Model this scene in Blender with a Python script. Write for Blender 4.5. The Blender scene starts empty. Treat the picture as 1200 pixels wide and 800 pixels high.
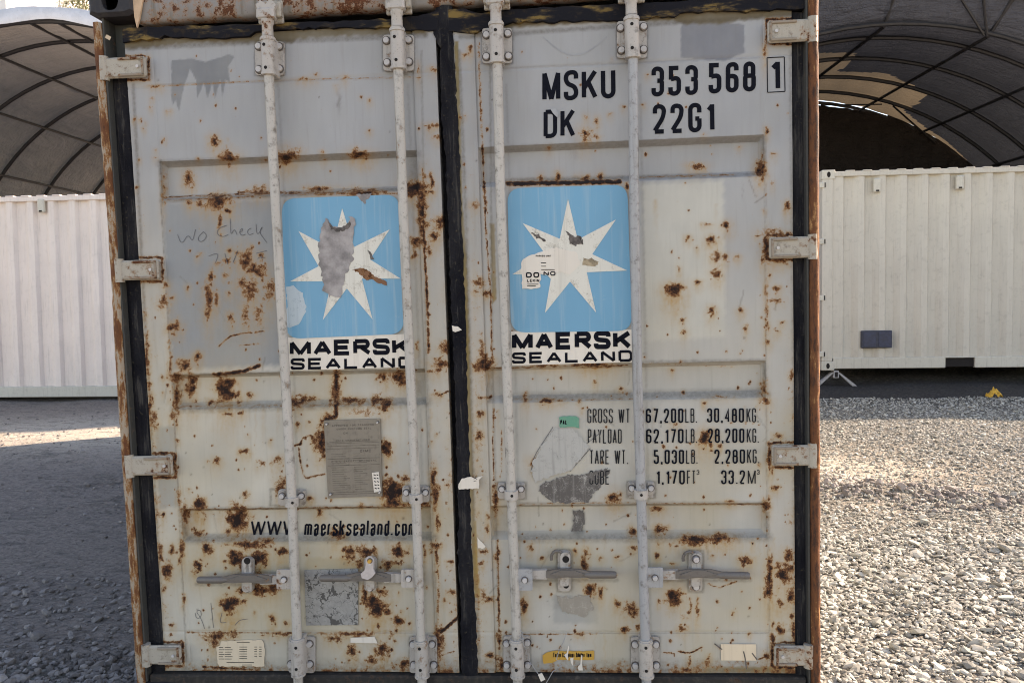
import bpy, math, random
import numpy as np
random.seed(7); RNG = np.random.default_rng(7)
C = bpy.context.scene.collection
SC = bpy.context.scene
R = math.radians

# ------------------------------------------------------------------ camera
def basis(yaw, pitch, roll):
    f = np.array([math.sin(yaw)*math.cos(pitch), math.cos(yaw)*math.cos(pitch), math.sin(pitch)])
    r = np.cross(f, [0, 0, 1.]); r /= np.linalg.norm(r); u = np.cross(r, f)
    return math.cos(roll)*r+math.sin(roll)*u, -math.sin(roll)*r+math.cos(roll)*u, f
F = 900.
RL, UL, FL = basis(-.0719, -.0696, -.0313)          # camera seen from the container's own frame
LC = np.array([.3818, -2.6259, 1.508])
RW, UW, FW = basis(-.0719, -.047, -.015)            # the same camera in the level world
M3 = np.array([RW, UW, FW]).T @ np.array([RL, UL, FL])   # container frame -> world (it stands on a slight slope)
CAM = M3 @ LC
from mathutils import Matrix, Vector
SC.cycles.filter_width = 1.05
cam = bpy.data.cameras.new('camera'); cam.lens = 27.0; cam.sensor_width = 36; cam.clip_end = 600; cam.clip_start = .05
camo = bpy.data.objects.new('camera', cam); C.objects.link(camo)
camo.matrix_world = Matrix([[RW[0], UW[0], -FW[0], CAM[0]], [RW[1], UW[1], -FW[1], CAM[1]], [RW[2], UW[2], -FW[2], CAM[2]], [0, 0, 0, 1]])
SC.camera = camo
# ------------------------------------------------------------------ sky, sun, exposure
SUN_EL, SUN_AZ = 27.0, 22.0      # azimuth: degrees from +x towards +y
w = bpy.data.worlds.new('World'); SC.world = w; w.use_nodes = True
nt = w.node_tree; bg = nt.nodes['Background']; sky = nt.nodes.new('ShaderNodeTexSky')
sky.sky_type = 'NISHITA'; sky.sun_disc = False; sky.sun_elevation = R(SUN_EL); sky.sun_rotation = R(90-SUN_AZ)
sky.air_density = 1.0; sky.dust_density = .5; sky.ozone_density = 1.0
nt.links.new(sky.outputs[0], bg.inputs[0]); bg.inputs[1].default_value = .135
sl = bpy.data.lights.new('sun', 'SUN'); sl.energy = 5.0; sl.angle = R(.5); sl.color = (1, .92, .80)
so = bpy.data.objects.new('sun', sl); C.objects.link(so)
sd = Vector((math.cos(R(SUN_EL))*math.cos(R(SUN_AZ)), math.cos(R(SUN_EL))*math.sin(R(SUN_AZ)), math.sin(R(SUN_EL))))
so.rotation_euler = sd.to_track_quat('Z', 'Y').to_euler(); so.location = (8, 4, 12)
SC.view_settings.view_transform = 'Standard'; SC.view_settings.look = 'None'
SC.view_settings.exposure = 1.58; SC.view_settings.use_white_balance = True; SC.view_settings.white_balance_temperature = 8000; SC.view_settings.white_balance_tint = 20; SC.view_settings.gamma = 1; SC.view_settings.use_curve_mapping = False

# ------------------------------------------------------------------ helpers
def P(px, py, y=0.0):                                # point of the container's frame seen at a photo pixel, on plane y
    d = (px-600)/F*RL-(py-400)/F*UL+FL; t = (y-LC[1])/d[1]; q = LC+t*d
    return (float(q[0]), float(y), float(q[2]))
def PW(px, py, y):                                   # the same in the level world
    d = (px-600)/F*RW-(py-400)/F*UW+FW; t = (y-CAM[1])/d[1]; q = CAM+t*d
    return (float(q[0]), float(y), float(q[2]))
def topx(V):                                         # container-frame points -> photo pixels
    d = V-LC; z = d@FL; return 600+F*(d@RL)/z, 400-F*(d@UL)/z
SP = None
def lin(c):
    return tuple(x for x in c)+(1,)
def new_mat(name):
    m = bpy.data.materials.new(name); m.use_nodes = True
    n = m.node_tree.nodes; b = n['Principled BSDF']; return m, n, m.node_tree.links, b
class NB:
    def __init__(s, name):
        s.m, s.n, s.l, s.b = new_mat(name); s.co = s.n.new('ShaderNodeTexCoord').outputs['Object']
    def set(s, inp, v):
        if isinstance(v, bpy.types.NodeSocket): s.l.new(v, inp)
        elif isinstance(v, tuple) and len(v) == 3 and inp.type == 'RGBA': inp.default_value = v+(1,)
        else: inp.default_value = v
    def mapp(s, sc, co=None):
        n = s.n.new('ShaderNodeMapping'); n.inputs['Scale'].default_value = sc; s.l.new(co or s.co, n.inputs[0]); return n.outputs[0]
    def noise(s, scale, detail=4, rough=.55, co=None, dist=0):
        n = s.n.new('ShaderNodeTexNoise'); n.inputs['Scale'].default_value = scale; n.inputs['Detail'].default_value = detail
        n.inputs['Roughness'].default_value = rough; n.inputs['Distortion'].default_value = dist
        s.l.new(co or s.co, n.inputs['Vector']); return n.outputs[0]
    def vor(s, scale, feat='F1', co=None, out=0):
        n = s.n.new('ShaderNodeTexVoronoi'); n.feature = feat; n.inputs['Scale'].default_value = scale
        s.l.new(co or s.co, n.inputs['Vector']); return n.outputs[out]
    def math(s, op, a, b=0.0, c=None, clamp=False):
        n = s.n.new('ShaderNodeMath'); n.operation = op; n.use_clamp = clamp; s.set(n.inputs[0], a); s.set(n.inputs[1], b)
        if c is not None: s.set(n.inputs[2], c)
        return n.outputs[0]
    def step(s, v, lo, hi, a=0.0, b=1.0):
        n = s.n.new('ShaderNodeMapRange'); n.interpolation_type = 'SMOOTHSTEP'; s.set(n.inputs[0], v)
        for i, x in enumerate((lo, hi, a, b)): n.inputs[i+1].default_value = x
        return n.outputs[0]
    def mix(s, f, a, b, mode='MIX'):
        n = s.n.new('ShaderNodeMix'); n.data_type = 'RGBA'; n.blend_type = mode
        s.set(n.inputs[0], f); s.set(n.inputs[6], a); s.set(n.inputs[7], b); return n.outputs[2]
    def attr(s, name, out='Color'):
        n = s.n.new('ShaderNodeAttribute'); n.attribute_name = name; return n.outputs[out]
    def sep(s, v):
        n = s.n.new('ShaderNodeSeparateColor'); s.l.new(v, n.inputs[0]); return n.outputs
    def sepx(s, v):
        n = s.n.new('ShaderNodeSeparateXYZ'); s.l.new(v, n.inputs[0]); return n.outputs
    def bump(s, h, strength=.3, dist=.002):
        n = s.n.new('ShaderNodeBump'); n.inputs['Strength'].default_value = strength; n.inputs['Distance'].default_value = dist
        s.l.new(h, n.inputs['Height']); s.l.new(n.outputs[0], s.b.inputs['Normal'])
    def out(s, col, rough=.6, metal=0.0, spec=.5):
        s.set(s.b.inputs['Base Color'], col); s.set(s.b.inputs['Roughness'], rough); s.set(s.b.inputs['Metallic'], metal)
        s.b.inputs['Specular IOR Level'].default_value = spec; return s.m

def painted(name, col, rust=.5, dirt=.3, scale=1.0, rough=.55, streak=.12, metal=0.0, rustcol=(.16, .055, .022), edge=(.33, .15, .05)):
    """weathered paint: grime, vertical streaks, rust breaking through (more as rust rises)"""
    s = NB(name)
    big = s.noise(3*scale, 3); med = s.noise(22*scale, 6, .65); fine = s.noise(140*scale, 4)
    st = s.noise(1, 3, .6, s.mapp((45, 45, 3)))
    c = s.mix(s.step(big, .3, .7, 0, .5), col, tuple(x*.86 for x in col))
    c = s.mix(s.step(st, .5, .8, 0, streak*2), c, (.14, .12, .09))
    c = s.mix(s.step(med, .5, .75, 0, dirt), c, (.10, .085, .07))
    c = s.mix(s.step(fine, .62, .72, 0, dirt*.8), c, (.06, .05, .045))
    rv = s.math('ADD', s.math('MULTIPLY', med, .7), s.math('MULTIPLY', big, .5))
    rv = s.math('ADD', rv, s.math('MULTIPLY', fine, .18))
    th = 1.02-rust*.42
    c = s.mix(s.step(rv, th-.09, th+.03, 0, .65), c, edge)
    rm = s.step(rv, th-.01, th+.03)
    c = s.mix(rm, c, s.mix(s.step(fine, .35, .65), rustcol, tuple(x*.4 for x in rustcol)))
    s.bump(s.math('ADD', s.math('MULTIPLY', rm, .5), s.math('MULTIPLY', fine, .4)), .35, .002)
    return s.out(c, s.math('ADD', s.math('MULTIPLY', rm, .3), rough), metal)
def plain(name, col, rough=.6, var=.25, scale=20, metal=0.0, spec=.5, bump=.2):
    s = NB(name); n = s.noise(scale, 5, .6); n2 = s.noise(scale*7, 3)
    c = s.mix(s.step(n, .3, .7), tuple(x*(1-var) for x in col), tuple(min(1, x*(1+var*.5)) for x in col))
    c = s.mix(s.step(n2, .6, .75, 0, .35), c, tuple(x*.5 for x in col))
    s.bump(n2, bump, .001); return s.out(c, rough, metal, spec)

M = {}
# ---- meshes
def mesh_obj(name, V, Fc, mat, parent=None, smooth=False, y_up=None):
    me = bpy.data.meshes.new(name)
    me.from_pydata([tuple(map(float, v)) for v in V], [], Fc); me.update()
    return link(name, me, mat, parent, smooth)
def link(name, me, mat, parent=None, smooth=False):
    if mat is not None: me.materials.append(mat)
    if smooth: me.polygons.foreach_set('use_smooth', [True]*len(me.polygons))
    o = bpy.data.objects.new(name, me); C.objects.link(o)
    if parent is not None: o.parent = parent
    return o
def np_mesh(name, V, Fq, mat, parent=None, smooth=True):
    """fast: V (n,3), Fq (m,k) int"""
    me = bpy.data.meshes.new(name); k = Fq.shape[1]
    me.vertices.add(len(V)); me.vertices.foreach_set('co', V.astype(np.float32).ravel())
    me.loops.add(Fq.size); me.loops.foreach_set('vertex_index', Fq.astype(np.int32).ravel())
    me.polygons.add(len(Fq)); me.polygons.foreach_set('loop_start', np.arange(0, Fq.size, k, dtype=np.int32))
    me.polygons.foreach_set('use_smooth', np.full(len(Fq), smooth)); me.update(calc_edges=True); me.validate()
    return link(name, me, mat, parent)
class MB:
    """collects shapes into one mesh"""
    def __init__(s): s.v = []; s.f = []
    def add(s, V, Fc):
        b = len(s.v); s.v += [tuple(v) for v in V]; s.f += [tuple(i+b for i in f) for f in Fc]; return s
    def box(s, x0, x1, y0, y1, z0, z1, bev=0.0):
        if x0 > x1: x0, x1 = x1, x0
        if y0 > y1: y0, y1 = y1, y0
        if z0 > z1: z0, z1 = z1, z0
        b = min(bev, (x1-x0)*.45, (y1-y0)*.45, (z1-z0)*.45)
        if b <= 0:
            V = [(x, y, z) for x in (x0, x1) for y in (y0, y1) for z in (z0, z1)]
            return s.add(V, [(0, 1, 3, 2), (4, 6, 7, 5), (0, 4, 5, 1), (2, 3, 7, 6), (0, 2, 6, 4), (1, 5, 7, 3)])
        # bevelled box: octagonal-corner version (24 verts)
        V = []; idx = {}
        for ix, x in enumerate((x0, x1)):
            for iy, y in enumerate((y0, y1)):
                for iz, z in enumerate((z0, z1)):
                    sx, sy, sz = (1, -1)[ix], (1, -1)[iy], (1, -1)[iz]
                    for a in range(3):
                        p = [x+sx*b, y+sy*b, z+sz*b]; p[a] = (x, y, z)[a]; idx[(ix, iy, iz, a)] = len(V); V.append(tuple(p))
        Fc = []
        q = ((0, 0), (0, 1), (1, 1), (1, 0))
        for s_ in (0, 1):
            Fc.append(tuple(idx[(s_, a, b_, 0)] for a, b_ in (q if s_ == 0 else q[::-1])))
            Fc.append(tuple(idx[(a, s_, b_, 1)] for a, b_ in (q[::-1] if s_ == 0 else q)))
            Fc.append(tuple(idx[(a, b_, s_, 2)] for a, b_ in (q if s_ == 0 else q[::-1])))
        for a in (0, 1):
            for c in (0, 1):
                f = (idx[(0, a, c, 1)], idx[(1, a, c, 1)], idx[(1, a, c, 2)], idx[(0, a, c, 2)]); Fc.append(f if a == c else f[::-1])
                f = (idx[(a, 0, c, 0)], idx[(a, 1, c, 0)], idx[(a, 1, c, 2)], idx[(a, 0, c, 2)]); Fc.append(f[::-1] if a == c else f)
                f = (idx[(a, c, 0, 0)], idx[(a, c, 1, 0)], idx[(a, c, 1, 1)], idx[(a, c, 0, 1)]); Fc.append(f if a == c else f[::-1])
                for d in (0, 1):
                    g = (idx[(a, c, d, 0)], idx[(a, c, d, 1)], idx[(a, c, d, 2)]); Fc.append(g if (a+c+d) % 2 else g[::-1])
        return s.add(V, Fc)
    def tube(s, pts, r, n=12, caps=True):
        pts = [Vector(p) for p in pts]; rs = r if isinstance(r, (list, tuple)) else [r]*len(pts); rings = []
        for i, p in enumerate(pts):
            t = (pts[min(i+1, len(pts)-1)]-pts[max(i-1, 0)]).normalized()
            a = Vector((0, 0, 1)) if abs(t.z) < .9 else Vector((0, 1, 0))
            u = t.cross(a).normalized(); v = t.cross(u)
            rings.append([p+(u*math.cos(2*math.pi*k/n)+v*math.sin(2*math.pi*k/n))*rs[i] for k in range(n)])
        V = [q for rg in rings for q in rg]; Fc = []
        for i in range(len(pts)-1):
            for k in range(n): Fc.append((i*n+k, i*n+(k+1) % n, (i+1)*n+(k+1) % n, (i+1)*n+k))
        if caps: Fc += [tuple(range(n))[::-1], tuple((len(pts)-1)*n+k for k in range(n))]
        return s.add(V, Fc)
    def prism(s, poly, y0, y1):
        """poly in (x,z), extruded from y0 (front) to y1"""
        n = len(poly); V = [(p[0], y0, p[1]) for p in poly]+[(p[0], y1, p[1]) for p in poly]
        return s.add(V, [tuple(range(n)), tuple(range(n, 2*n))[::-1]]+[(k, n+k, n+(k+1) % n, (k+1) % n) for k in range(n)])
    def cyl_y(s, x, z, y0, y1, r, n=12, r2=None):
        r2 = r if r2 is None else r2
        V = [(x+r*math.cos(2*math.pi*k/n), y0, z+r*math.sin(2*math.pi*k/n)) for k in range(n)]
        V += [(x+r2*math.cos(2*math.pi*k/n), y1, z+r2*math.sin(2*math.pi*k/n)) for k in range(n)]
        return s.add(V, [tuple(range(n)), tuple(range(n, 2*n))[::-1]]+[(k, n+k, n+(k+1) % n, (k+1) % n) for k in range(n)])
    def build(s, name, mat, parent=None, smooth=False):
        o = mesh_obj(name, s.v, s.f, mat, parent, smooth)
        me = o.data
        import bmesh
        bm = bmesh.new(); bm.from_mesh(me); bmesh.ops.recalc_face_normals(bm, faces=bm.faces); bm.to_mesh(me); bm.free()
        if smooth:
            try: me.set_sharp_from_angle(angle=R(35))
            except Exception: pass
        return o
def thing(name, label, cat, loc=(0, 0, 0), group=None):
    o = bpy.data.objects.new(name, None); C.objects.link(o); o.location = loc; o.empty_display_size = .3
    o['label'] = label; o['category'] = cat
    if group: o['group'] = group
    return o
def tag(o, label, cat, group=None):
    o['label'] = label; o['category'] = cat
    if group: o['group'] = group
    return o

# ------------------------------------------------------------------ lettering made of strokes
GL = {
 'A': [([(0, 0), (.5, 1)], 0), ([(.5, 1), (1, 0)], 0), ([(.22, .3), (.78, .3)], 0)],
 'B': [([(0, 0), (0, 1)], 0), ([(0, 1), (.95, 1), (.95, .53), (0, .53)], 1), ([(.2, .53), (1, .53), (1, 0), (0, 0)], 1)],
 'C': [([(1, .72), (1, 1), (0, 1), (0, 0), (1, 0), (1, .28)], 1)],
 'D': [([(0, 0), (0, 1)], 0), ([(0, 1), (1, 1), (1, 0), (0, 0)], 1)],
 'E': [([(1, 1), (0, 1), (0, 0), (1, 0)], 0), ([(0, .5), (.9, .5)], 0)],
 'F': [([(1, 1), (0, 1), (0, 0)], 0), ([(0, .5), (.85, .5)], 0)],
 'G': [([(1, .7), (1, 1), (0, 1), (0, 0), (1, 0), (1, .46)], 1), ([(1, .46), (.55, .46)], 0)],
 'H': [([(0, 0), (0, 1)], 0), ([(1, 0), (1, 1)], 0), ([(0, .5), (1, .5)], 0)],
 'I': [([(.5, 0), (.5, 1)], 0)],
 'K': [([(0, 0), (0, 1)], 0), ([(1, 1), (.05, .38)], 0), ([(.38, .6), (1, 0)], 0)],
 'L': [([(0, 1), (0, 0), (1, 0)], 0)],
 'M': [([(0, 0), (0, 1)], 0), ([(1, 0), (1, 1)], 0), ([(.0, 1), (.5, .0)], 0), ([(.5, 0), (1, 1)], 0)],
 'N': [([(0, 0), (0, 1)], 0), ([(0, 1), (1, 0)], 0), ([(1, 0), (1, 1)], 0)],
 'O': [([(.5, 1), (0, 1), (0, 0), (1, 0), (1, 1), (.5, 1)], 1)],
 'P': [([(0, 0), (0, 1)], 0), ([(0, 1), (1, 1), (1, .45), (0, .45)], 1)],
 'R': [([(0, 0), (0, 1)], 0), ([(0, 1), (.97, 1), (.97, .52), (0, .52)], 1), ([(.42, .52), (1.06, 0)], 0)],
 'S': [([(1, .75), (1, 1), (0, 1), (0, .55), (1, .45), (1, 0), (0, 0), (0, .25)], 1)],
 'T': [([(0, 1), (1, 1)], 0), ([(.5, 1), (.5, 0)], 0)],
 'U': [([(0, 1), (0, 0), (1, 0), (1, 1)], 1)],
 'V': [([(0, 1), (.5, 0)], 0), ([(.5, 0), (1, 1)], 0)],
 'W': [([(0, 1), (.26, 0)], 0), ([(.26, 0), (.5, .97)], 0), ([(.5, .97), (.74, 0)], 0), ([(.74, 0), (1, 1)], 0)],
 'X': [([(0, 0), (1, 1)], 0), ([(0, 1), (1, 0)], 0)],
 'Y': [([(0, 1), (.5, .45), (1, 1)], 0), ([(.5, .45), (.5, 0)], 0)],
 '0': [([(.5, 1), (0, 1), (0, 0), (1, 0), (1, 1), (.5, 1)], 1)],
 '1': [([(1, 0), (1, 1)], 0), ([(1, .95), (.1, .78)], 0)],
 '2': [([(0, .72), (0, 1), (1, 1), (1, .6), (0, .04)], 1), ([(0, 0), (1, 0)], 0)],
 '3': [([(0, .75), (0, 1), (1, 1), (1, .53), (.45, .53)], 1), ([(.45, .53), (1, .53), (1, 0), (0, 0), (0, .25)], 1)],
 '4': [([(.8, 0), (.8, 1), (0, .28), (1, .28)], 0)],
 '5': [([(.95, 1), (.05, 1), (.05, .55)], 0), ([(.05, .57), (1, .62), (1, 0), (0, 0), (0, .25)], 1)],
 '6': [([(1, .76), (1, 1), (0, 1), (0, 0), (1, 0), (1, .55), (.05, .55)], 1)],
 '7': [([(0, 1), (1, 1), (.35, 0)], 0)],
 '8': [([(.5, .53), (.05, .53), (.05, 1), (.95, 1), (.95, .53), (.5, .53)], 1), ([(.5, .53), (0, .53), (0, 0), (1, 0), (1, .53), (.5, .53)], 1)],
 '9': [([(0, .24), (0, 0), (1, 0), (1, 1), (0, 1), (0, .45), (.95, .45)], 1)],
 '.': [([(.5, -.02), (.5, .06)], 0)], ',': [([(.6, .1), (.5, -.1)], 0)], '-': [([(.1, .45), (.9, .45)], 0)],
 'w': [([(0, .7), (.27, 0), (.5, .66), (.73, 0), (1, .7)], 0)],
 'a': [([(.05, .55), (.05, .7), (.95, .7), (.95, 0)], 1), ([(.95, .38), (0, .38), (0, 0), (.95, .0)], 1)],
 'b': [([(0, 0), (0, 1)], 0), ([(0, .7), (1, .7), (1, 0), (0, 0)], 1)],
 'c': [([(1, .5), (1, .7), (0, .7), (0, 0), (1, 0), (1, .2)], 1)],
 'd': [([(1, 0), (1, 1)], 0), ([(1, .7), (0, .7), (0, 0), (1, 0)], 1)],
 'e': [([(.05, .36), (1, .36), (1, .7), (0, .7), (0, 0), (1, 0), (1, .16)], 1)],
 'h': [([(0, 0), (0, 1)], 0), ([(0, .7), (1, .7), (1, 0)], 1)],
 'i': [([(.5, 0), (.5, .7)], 0), ([(.5, .86), (.5, .98)], 0)],
 'k': [([(0, 0), (0, 1)], 0), ([(1, .72), (.1, .28)], 0), ([(.4, .42), (1, 0)], 0)],
 'l': [([(.5, 0), (.5, 1)], 0)],
 'm': [([(0, 0), (0, .7)], 0), ([(0, .7), (.5, .7), (.5, 0)], 1), ([(.5, .7), (1, .7), (1, 0)], 1)],
 'n': [([(0, 0), (0, .7)], 0), ([(0, .7), (1, .7), (1, 0)], 1)],
 'o': [([(.5, .7), (0, .7), (0, 0), (1, 0), (1, .7), (.5, .7)], 1)],
 'r': [([(0, 0), (0, .7)], 0), ([(0, .62), (.4, .7), (1, .68)], 0)],
 's': [([(1, .55), (1, .7), (0, .7), (0, .4), (1, .3), (1, 0), (0, 0), (0, .15)], 1)],
 't': [([(.4, .95), (.4, 0), (1, 0)], 1), ([(0, .7), (1, .7)], 0)],
 'u': [([(0, .7), (0, 0), (1, 0)], 1), ([(1, .7), (1, 0)], 0)],
}
WID = {'I': .35, '.': .35, ',': .35, '1': .62, 'l': .35, 'i': .35, 'M': 1.25, 'W': 1.5, 'w': 1.4, 'm': 1.5, ' ': .7, 'r': .65, 't': .7, 'K': 1.08, 'A': 1.08}
def rounded(pts, r):
    out = [pts[0]]
    for i in range(1, len(pts)-1):
        a, b, c = map(np.array, (pts[i-1], pts[i], pts[i+1])); la, lc = np.linalg.norm(a-b), np.linalg.norm(c-b)
        k = min(r, la*.5, lc*.5)
        if k < 1e-6: out.append(tuple(b)); continue
        p, q = b+(a-b)/la*k, b+(c-b)/lc*k
        for t in (0, .17, .34, .5, .66, .83, 1): out.append(tuple((1-t)**2*p+2*t*(1-t)*(b*.82+(p+q)*.09)+t*t*q))
    out.append(pts[-1]); return out
def stroke(pts, t):
    """ribbon (two offset lines) with mitred corners"""
    p = []
    for q in pts:
        if not p or math.dist(p[-1], q) > 1e-5: p.append(q)
    if len(p) < 2: p.append((p[0][0]+1e-4, p[0][1]))
    p = np.array(p, float); n = len(p); L = []; Rr = []
    cl = n > 3 and np.allclose(p[0], p[-1])
    for i in range(n):
        d0 = p[i]-p[i-1] if i > 0 else (p[-1]-p[-2] if cl else p[1]-p[0])
        d1 = p[i+1]-p[i] if i < n-1 else (p[1]-p[0] if cl else p[-1]-p[-2])
        d0 = d0/np.linalg.norm(d0); d1 = d1/np.linalg.norm(d1); n0 = np.array([-d0[1], d0[0]]); n1 = np.array([-d1[1], d1[0]])
        mm = n0+n1; ln = np.linalg.norm(mm); mm = n1 if ln < 1e-3 else mm/ln; k = min(1.5, 1/max(.3, float(mm@n1)))
        L.append(p[i]+mm*t/2*k); Rr.append(p[i]-mm*t/2*k)
    return L, Rr
def lettering(text, quad, t, name, mat, parent, y=-.0012, gap=.3, rad=.3, ext=False, ymap=None, th=.0008, frame=None, drape=False):
    """quad: photo pixels BL, BR, TR, TL; letters fill it. t: stroke / height"""
    BL, BR, TR, TL = [np.array((frame or P)(*q, 0 if ymap is None else ymap)) for q in quad]
    Hh = np.linalg.norm(TL-BL); Ww = np.linalg.norm(BR-BL); tot = 0
    ws = [WID.get(ch, 1.0) for ch in text]; g = gap; tot = sum(ws)+g*(len(text)-1); u = Ww/tot
    mb = MB(); x = 0; T = t*Hh
    def put(X, Z):                                    # X metres along, Z metres up
        a, b = X/Ww, Z/Hh; q = (1-a)*(1-b)*BL+a*(1-b)*BR+a*b*TR+(1-a)*b*TL; return q
    for ch, wd in zip(text, ws):
        W_ = wd*u
        for pts, rnd in GL.get(ch, []):
            q = [(x+T/2+px*(W_-T), T/2+pz*(Hh-T)) for px, pz in pts]
            if rnd: q = rounded(q, rad*W_ if not ext else rad*Hh)
            L, Rr = stroke(q, T); n = len(L); V = []; 
            for p_ in list(L)+list(Rr):
                c = put(*p_); V.append((c[0], (surf(c[0], c[2]) if drape else c[1])+y, c[2]))
            Fc = [(i, i+1, n+i+1, n+i) for i in range(n-1)]
            V2 = [(v[0], v[1]+th, v[2]) for v in V]; m = len(V)
            Fc2 = Fc+[(m+i, m+n+i, m+n+i+1, m+i+1) for i in range(n-1)]+[(i, m+i, m+i+1, i+1) for i in range(n-1)]+[(n+i, n+i+1, m+n+i+1, m+n+i) for i in range(n-1)]
            mb.add(V+V2, Fc2)
        x += (wd+g)*u
    return mesh_obj(name, mb.v, mb.f, mat, parent)
RAG = {'scraped_patch': (.9, 3), 'scuff': (.8, 2), 'soot_stain': (1.0, 1.6), 'brown_stain': (.8, 2), 'gouge': (.5, 2), 'torn_paper': (.5, 3), 'peeled_corner': (.5, 2), 'round_transfer': (.7, 3), 'weight_label': (.35, 3), 'torn_sticker': (.35, 2.5), 'green_sticker': (.35, 2.5), 'yellow_label': (.3, 4)}
def decal(name, pts, mat, parent, y=-.001, th=.0012, base=0.0):
    if name in RAG: pts = rough_edge(list(pts), *RAG[name], len(pts))
    q = [P(px, py, base) for px, py in pts]; mb = MB(); mb.prism([(a[0], a[2]) for a in q], base+y, base+y+th)
    return mb.build(name, mat, parent)
def ribbon(name, lines, wpx, mat, parent, y=-.001, base=0.0, drape=False):
    mb = MB()
    for pts in lines:
        q = [P(a, b, base) for a, b in pts]; q = [(a[0], a[2]) for a in q]; L, Rr = stroke(rounded(q, .02), wpx/345)
        n = len(L); V = [(a[0], (surf(a[0], a[1]) if drape else base)+y, a[1]) for a in list(L)+list(Rr)]; mb.add(V, [(i, i+1, n+i+1, n+i) for i in range(n-1)])
    o = mesh_obj(name, mb.v, mb.f, mat, parent)
    if len(lines) > 1: o['kind'] = 'stuff'
    return o
def rrect(c, r, n=6):
    """photo quad TL,TR,BR,BL with rounded corners"""
    out = []; c = [np.array(q, float) for q in c]
    for i in range(4):
        a, b, d = c[i-1], c[i], c[(i+1) % 4]; p = b+(a-b)/np.linalg.norm(a-b)*r; q = b+(d-b)/np.linalg.norm(d-b)*r
        for k in range(n+1):
            t = k/n; out.append(tuple((1-t)**2*p+2*t*(1-t)*b+t*t*q))
    return out
def vnoise(x, y, sc, seed):
    """smooth value noise in 0..1"""
    tab = np.random.default_rng(seed).random((256, 256)); X, Y = x/sc, y/sc; i, j = np.floor(X).astype(int), np.floor(Y).astype(int); f, g = X-i, Y-j
    f = f*f*(3-2*f); g = g*g*(3-2*g); i &= 255; j &= 255; i1, j1 = (i+1) & 255, (j+1) & 255
    return (tab[i, j]*(1-f)+tab[i1, j]*f)*(1-g)+(tab[i, j1]*(1-f)+tab[i1, j1]*f)*g
def rough_edge(pts, amp, step, seed):
    """ragged version of a photo polygon"""
    rg = np.random.default_rng(seed); out = []
    for (x0, y0), (x1, y1) in zip(pts, pts[1:]+pts[:1]):
        n = max(1, int(math.hypot(x1-x0, y1-y0)/step))
        for k in range(n): t = k/n; out.append((x0+(x1-x0)*t+rg.normal(0, amp), y0+(y1-y0)*t+rg.normal(0, amp)))
    return out
# ------------------------------------------------------------------ materials
def door_mat():
    s = NB('weathered_door_paint')
    wr = s.sep(s.attr('wear_shade')); pc = s.attr('paint')
    n1 = s.noise(70, 7, .72); n2 = s.noise(310, 5, .7); nb = s.noise(5, 4, .6)
    st = s.noise(1, 4, .65, s.mapp((70, 70, 3.2)))
    c = s.mix(s.step(nb, .3, .75, 0, .35), pc, (.36, .355, .33))
    c = s.mix(s.step(st, .52, .85, 0, .22), c, (.20, .17, .12))
    c = s.mix(s.step(n2, .64, .74, 0, .35), c, (.12, .11, .09))
    c = s.mix(s.math('MULTIPLY', wr[1], s.step(n1, .25, .75, .45, 1.0), clamp=True), c, (.44, .26, .085))
    c = s.mix(s.math('MULTIPLY', wr[2], s.step(n1, .3, .7, .45, 1.0), clamp=True), c, (.095, .078, .060))
    rv = s.math('ADD', wr[0], s.math('MULTIPLY', s.math('SUBTRACT', n1, .5), 1.7))
    rv = s.math('ADD', rv, s.math('MULTIPLY', s.math('SUBTRACT', n2, .5), .9))
    c = s.mix(s.step(rv, .26, .52, 0, .62), c, (.38, .19, .06))
    rr = s.n.new('ShaderNodeValToRGB'); cr = rr.color_ramp; cr.elements[0].position = .48; cr.elements[0].color = (.27, .115, .04, 1)
    cr.elements[1].position = .92; cr.elements[1].color = (.020, .011, .009, 1)
    e = cr.elements.new(.72); e.color = (.12, .046, .020, 1); s.l.new(rv, rr.inputs[0])
    rm = s.step(rv, .44, .62); c = s.mix(rm, c, rr.outputs[0])
    h = s.math('ADD', s.math('MULTIPLY', rm, .35), s.math('ADD', s.math('MULTIPLY', n2, .25), s.math('MULTIPLY', nb, 1.5)))
    s.bump(h, .4, .003)
    return s.out(c, s.math('ADD', s.math('MULTIPLY', s.math('MAXIMUM', rm, wr[2]), .35), .60), 0, .35)
M['door'] = door_mat()
M['bar'] = painted('worn_bar_paint', (.50, .465, .42), .30, .9, 1.3, .5, .35)
M['hard'] = painted('worn_pinkish_primer', (.47, .43, .39), .40, .85, 1.7, .5, .3)
M['hardb'] = painted('blue_grey_galvanised', (.37, .37, .375), .30, .8, 1.7, .42, .3)
M['hinge'] = painted('hinge_paint', (.42, .375, .31), .52, .9, 2.3, .6)
M['hinge_edge'] = painted('rusted_hinge_edge', (.30, .245, .19), .6, .8, 2, .7)
M['hinge_r'] = painted('hinge_rust', (.22, .10, .05), .75, .4, 1.8, .75)
M['handle'] = painted('knurled_handle_metal', (.155, .135, .12), .3, .8, 3.2, .5)
M['bolt'] = painted('bolt_metal', (.44, .42, .40), .25, .45, 3, .45)
M['washer'] = plain('grimy_washer', (.12, .10, .09), .8, .4, 60)
M['bolt'] = painted('bolt_metal_clean', (.56, .53, .51), .12, .2, 3, .4)
M['shiny'] = plain('bare_zinc', (.65, .66, .72), .28, .1, 60, .7)
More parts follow.
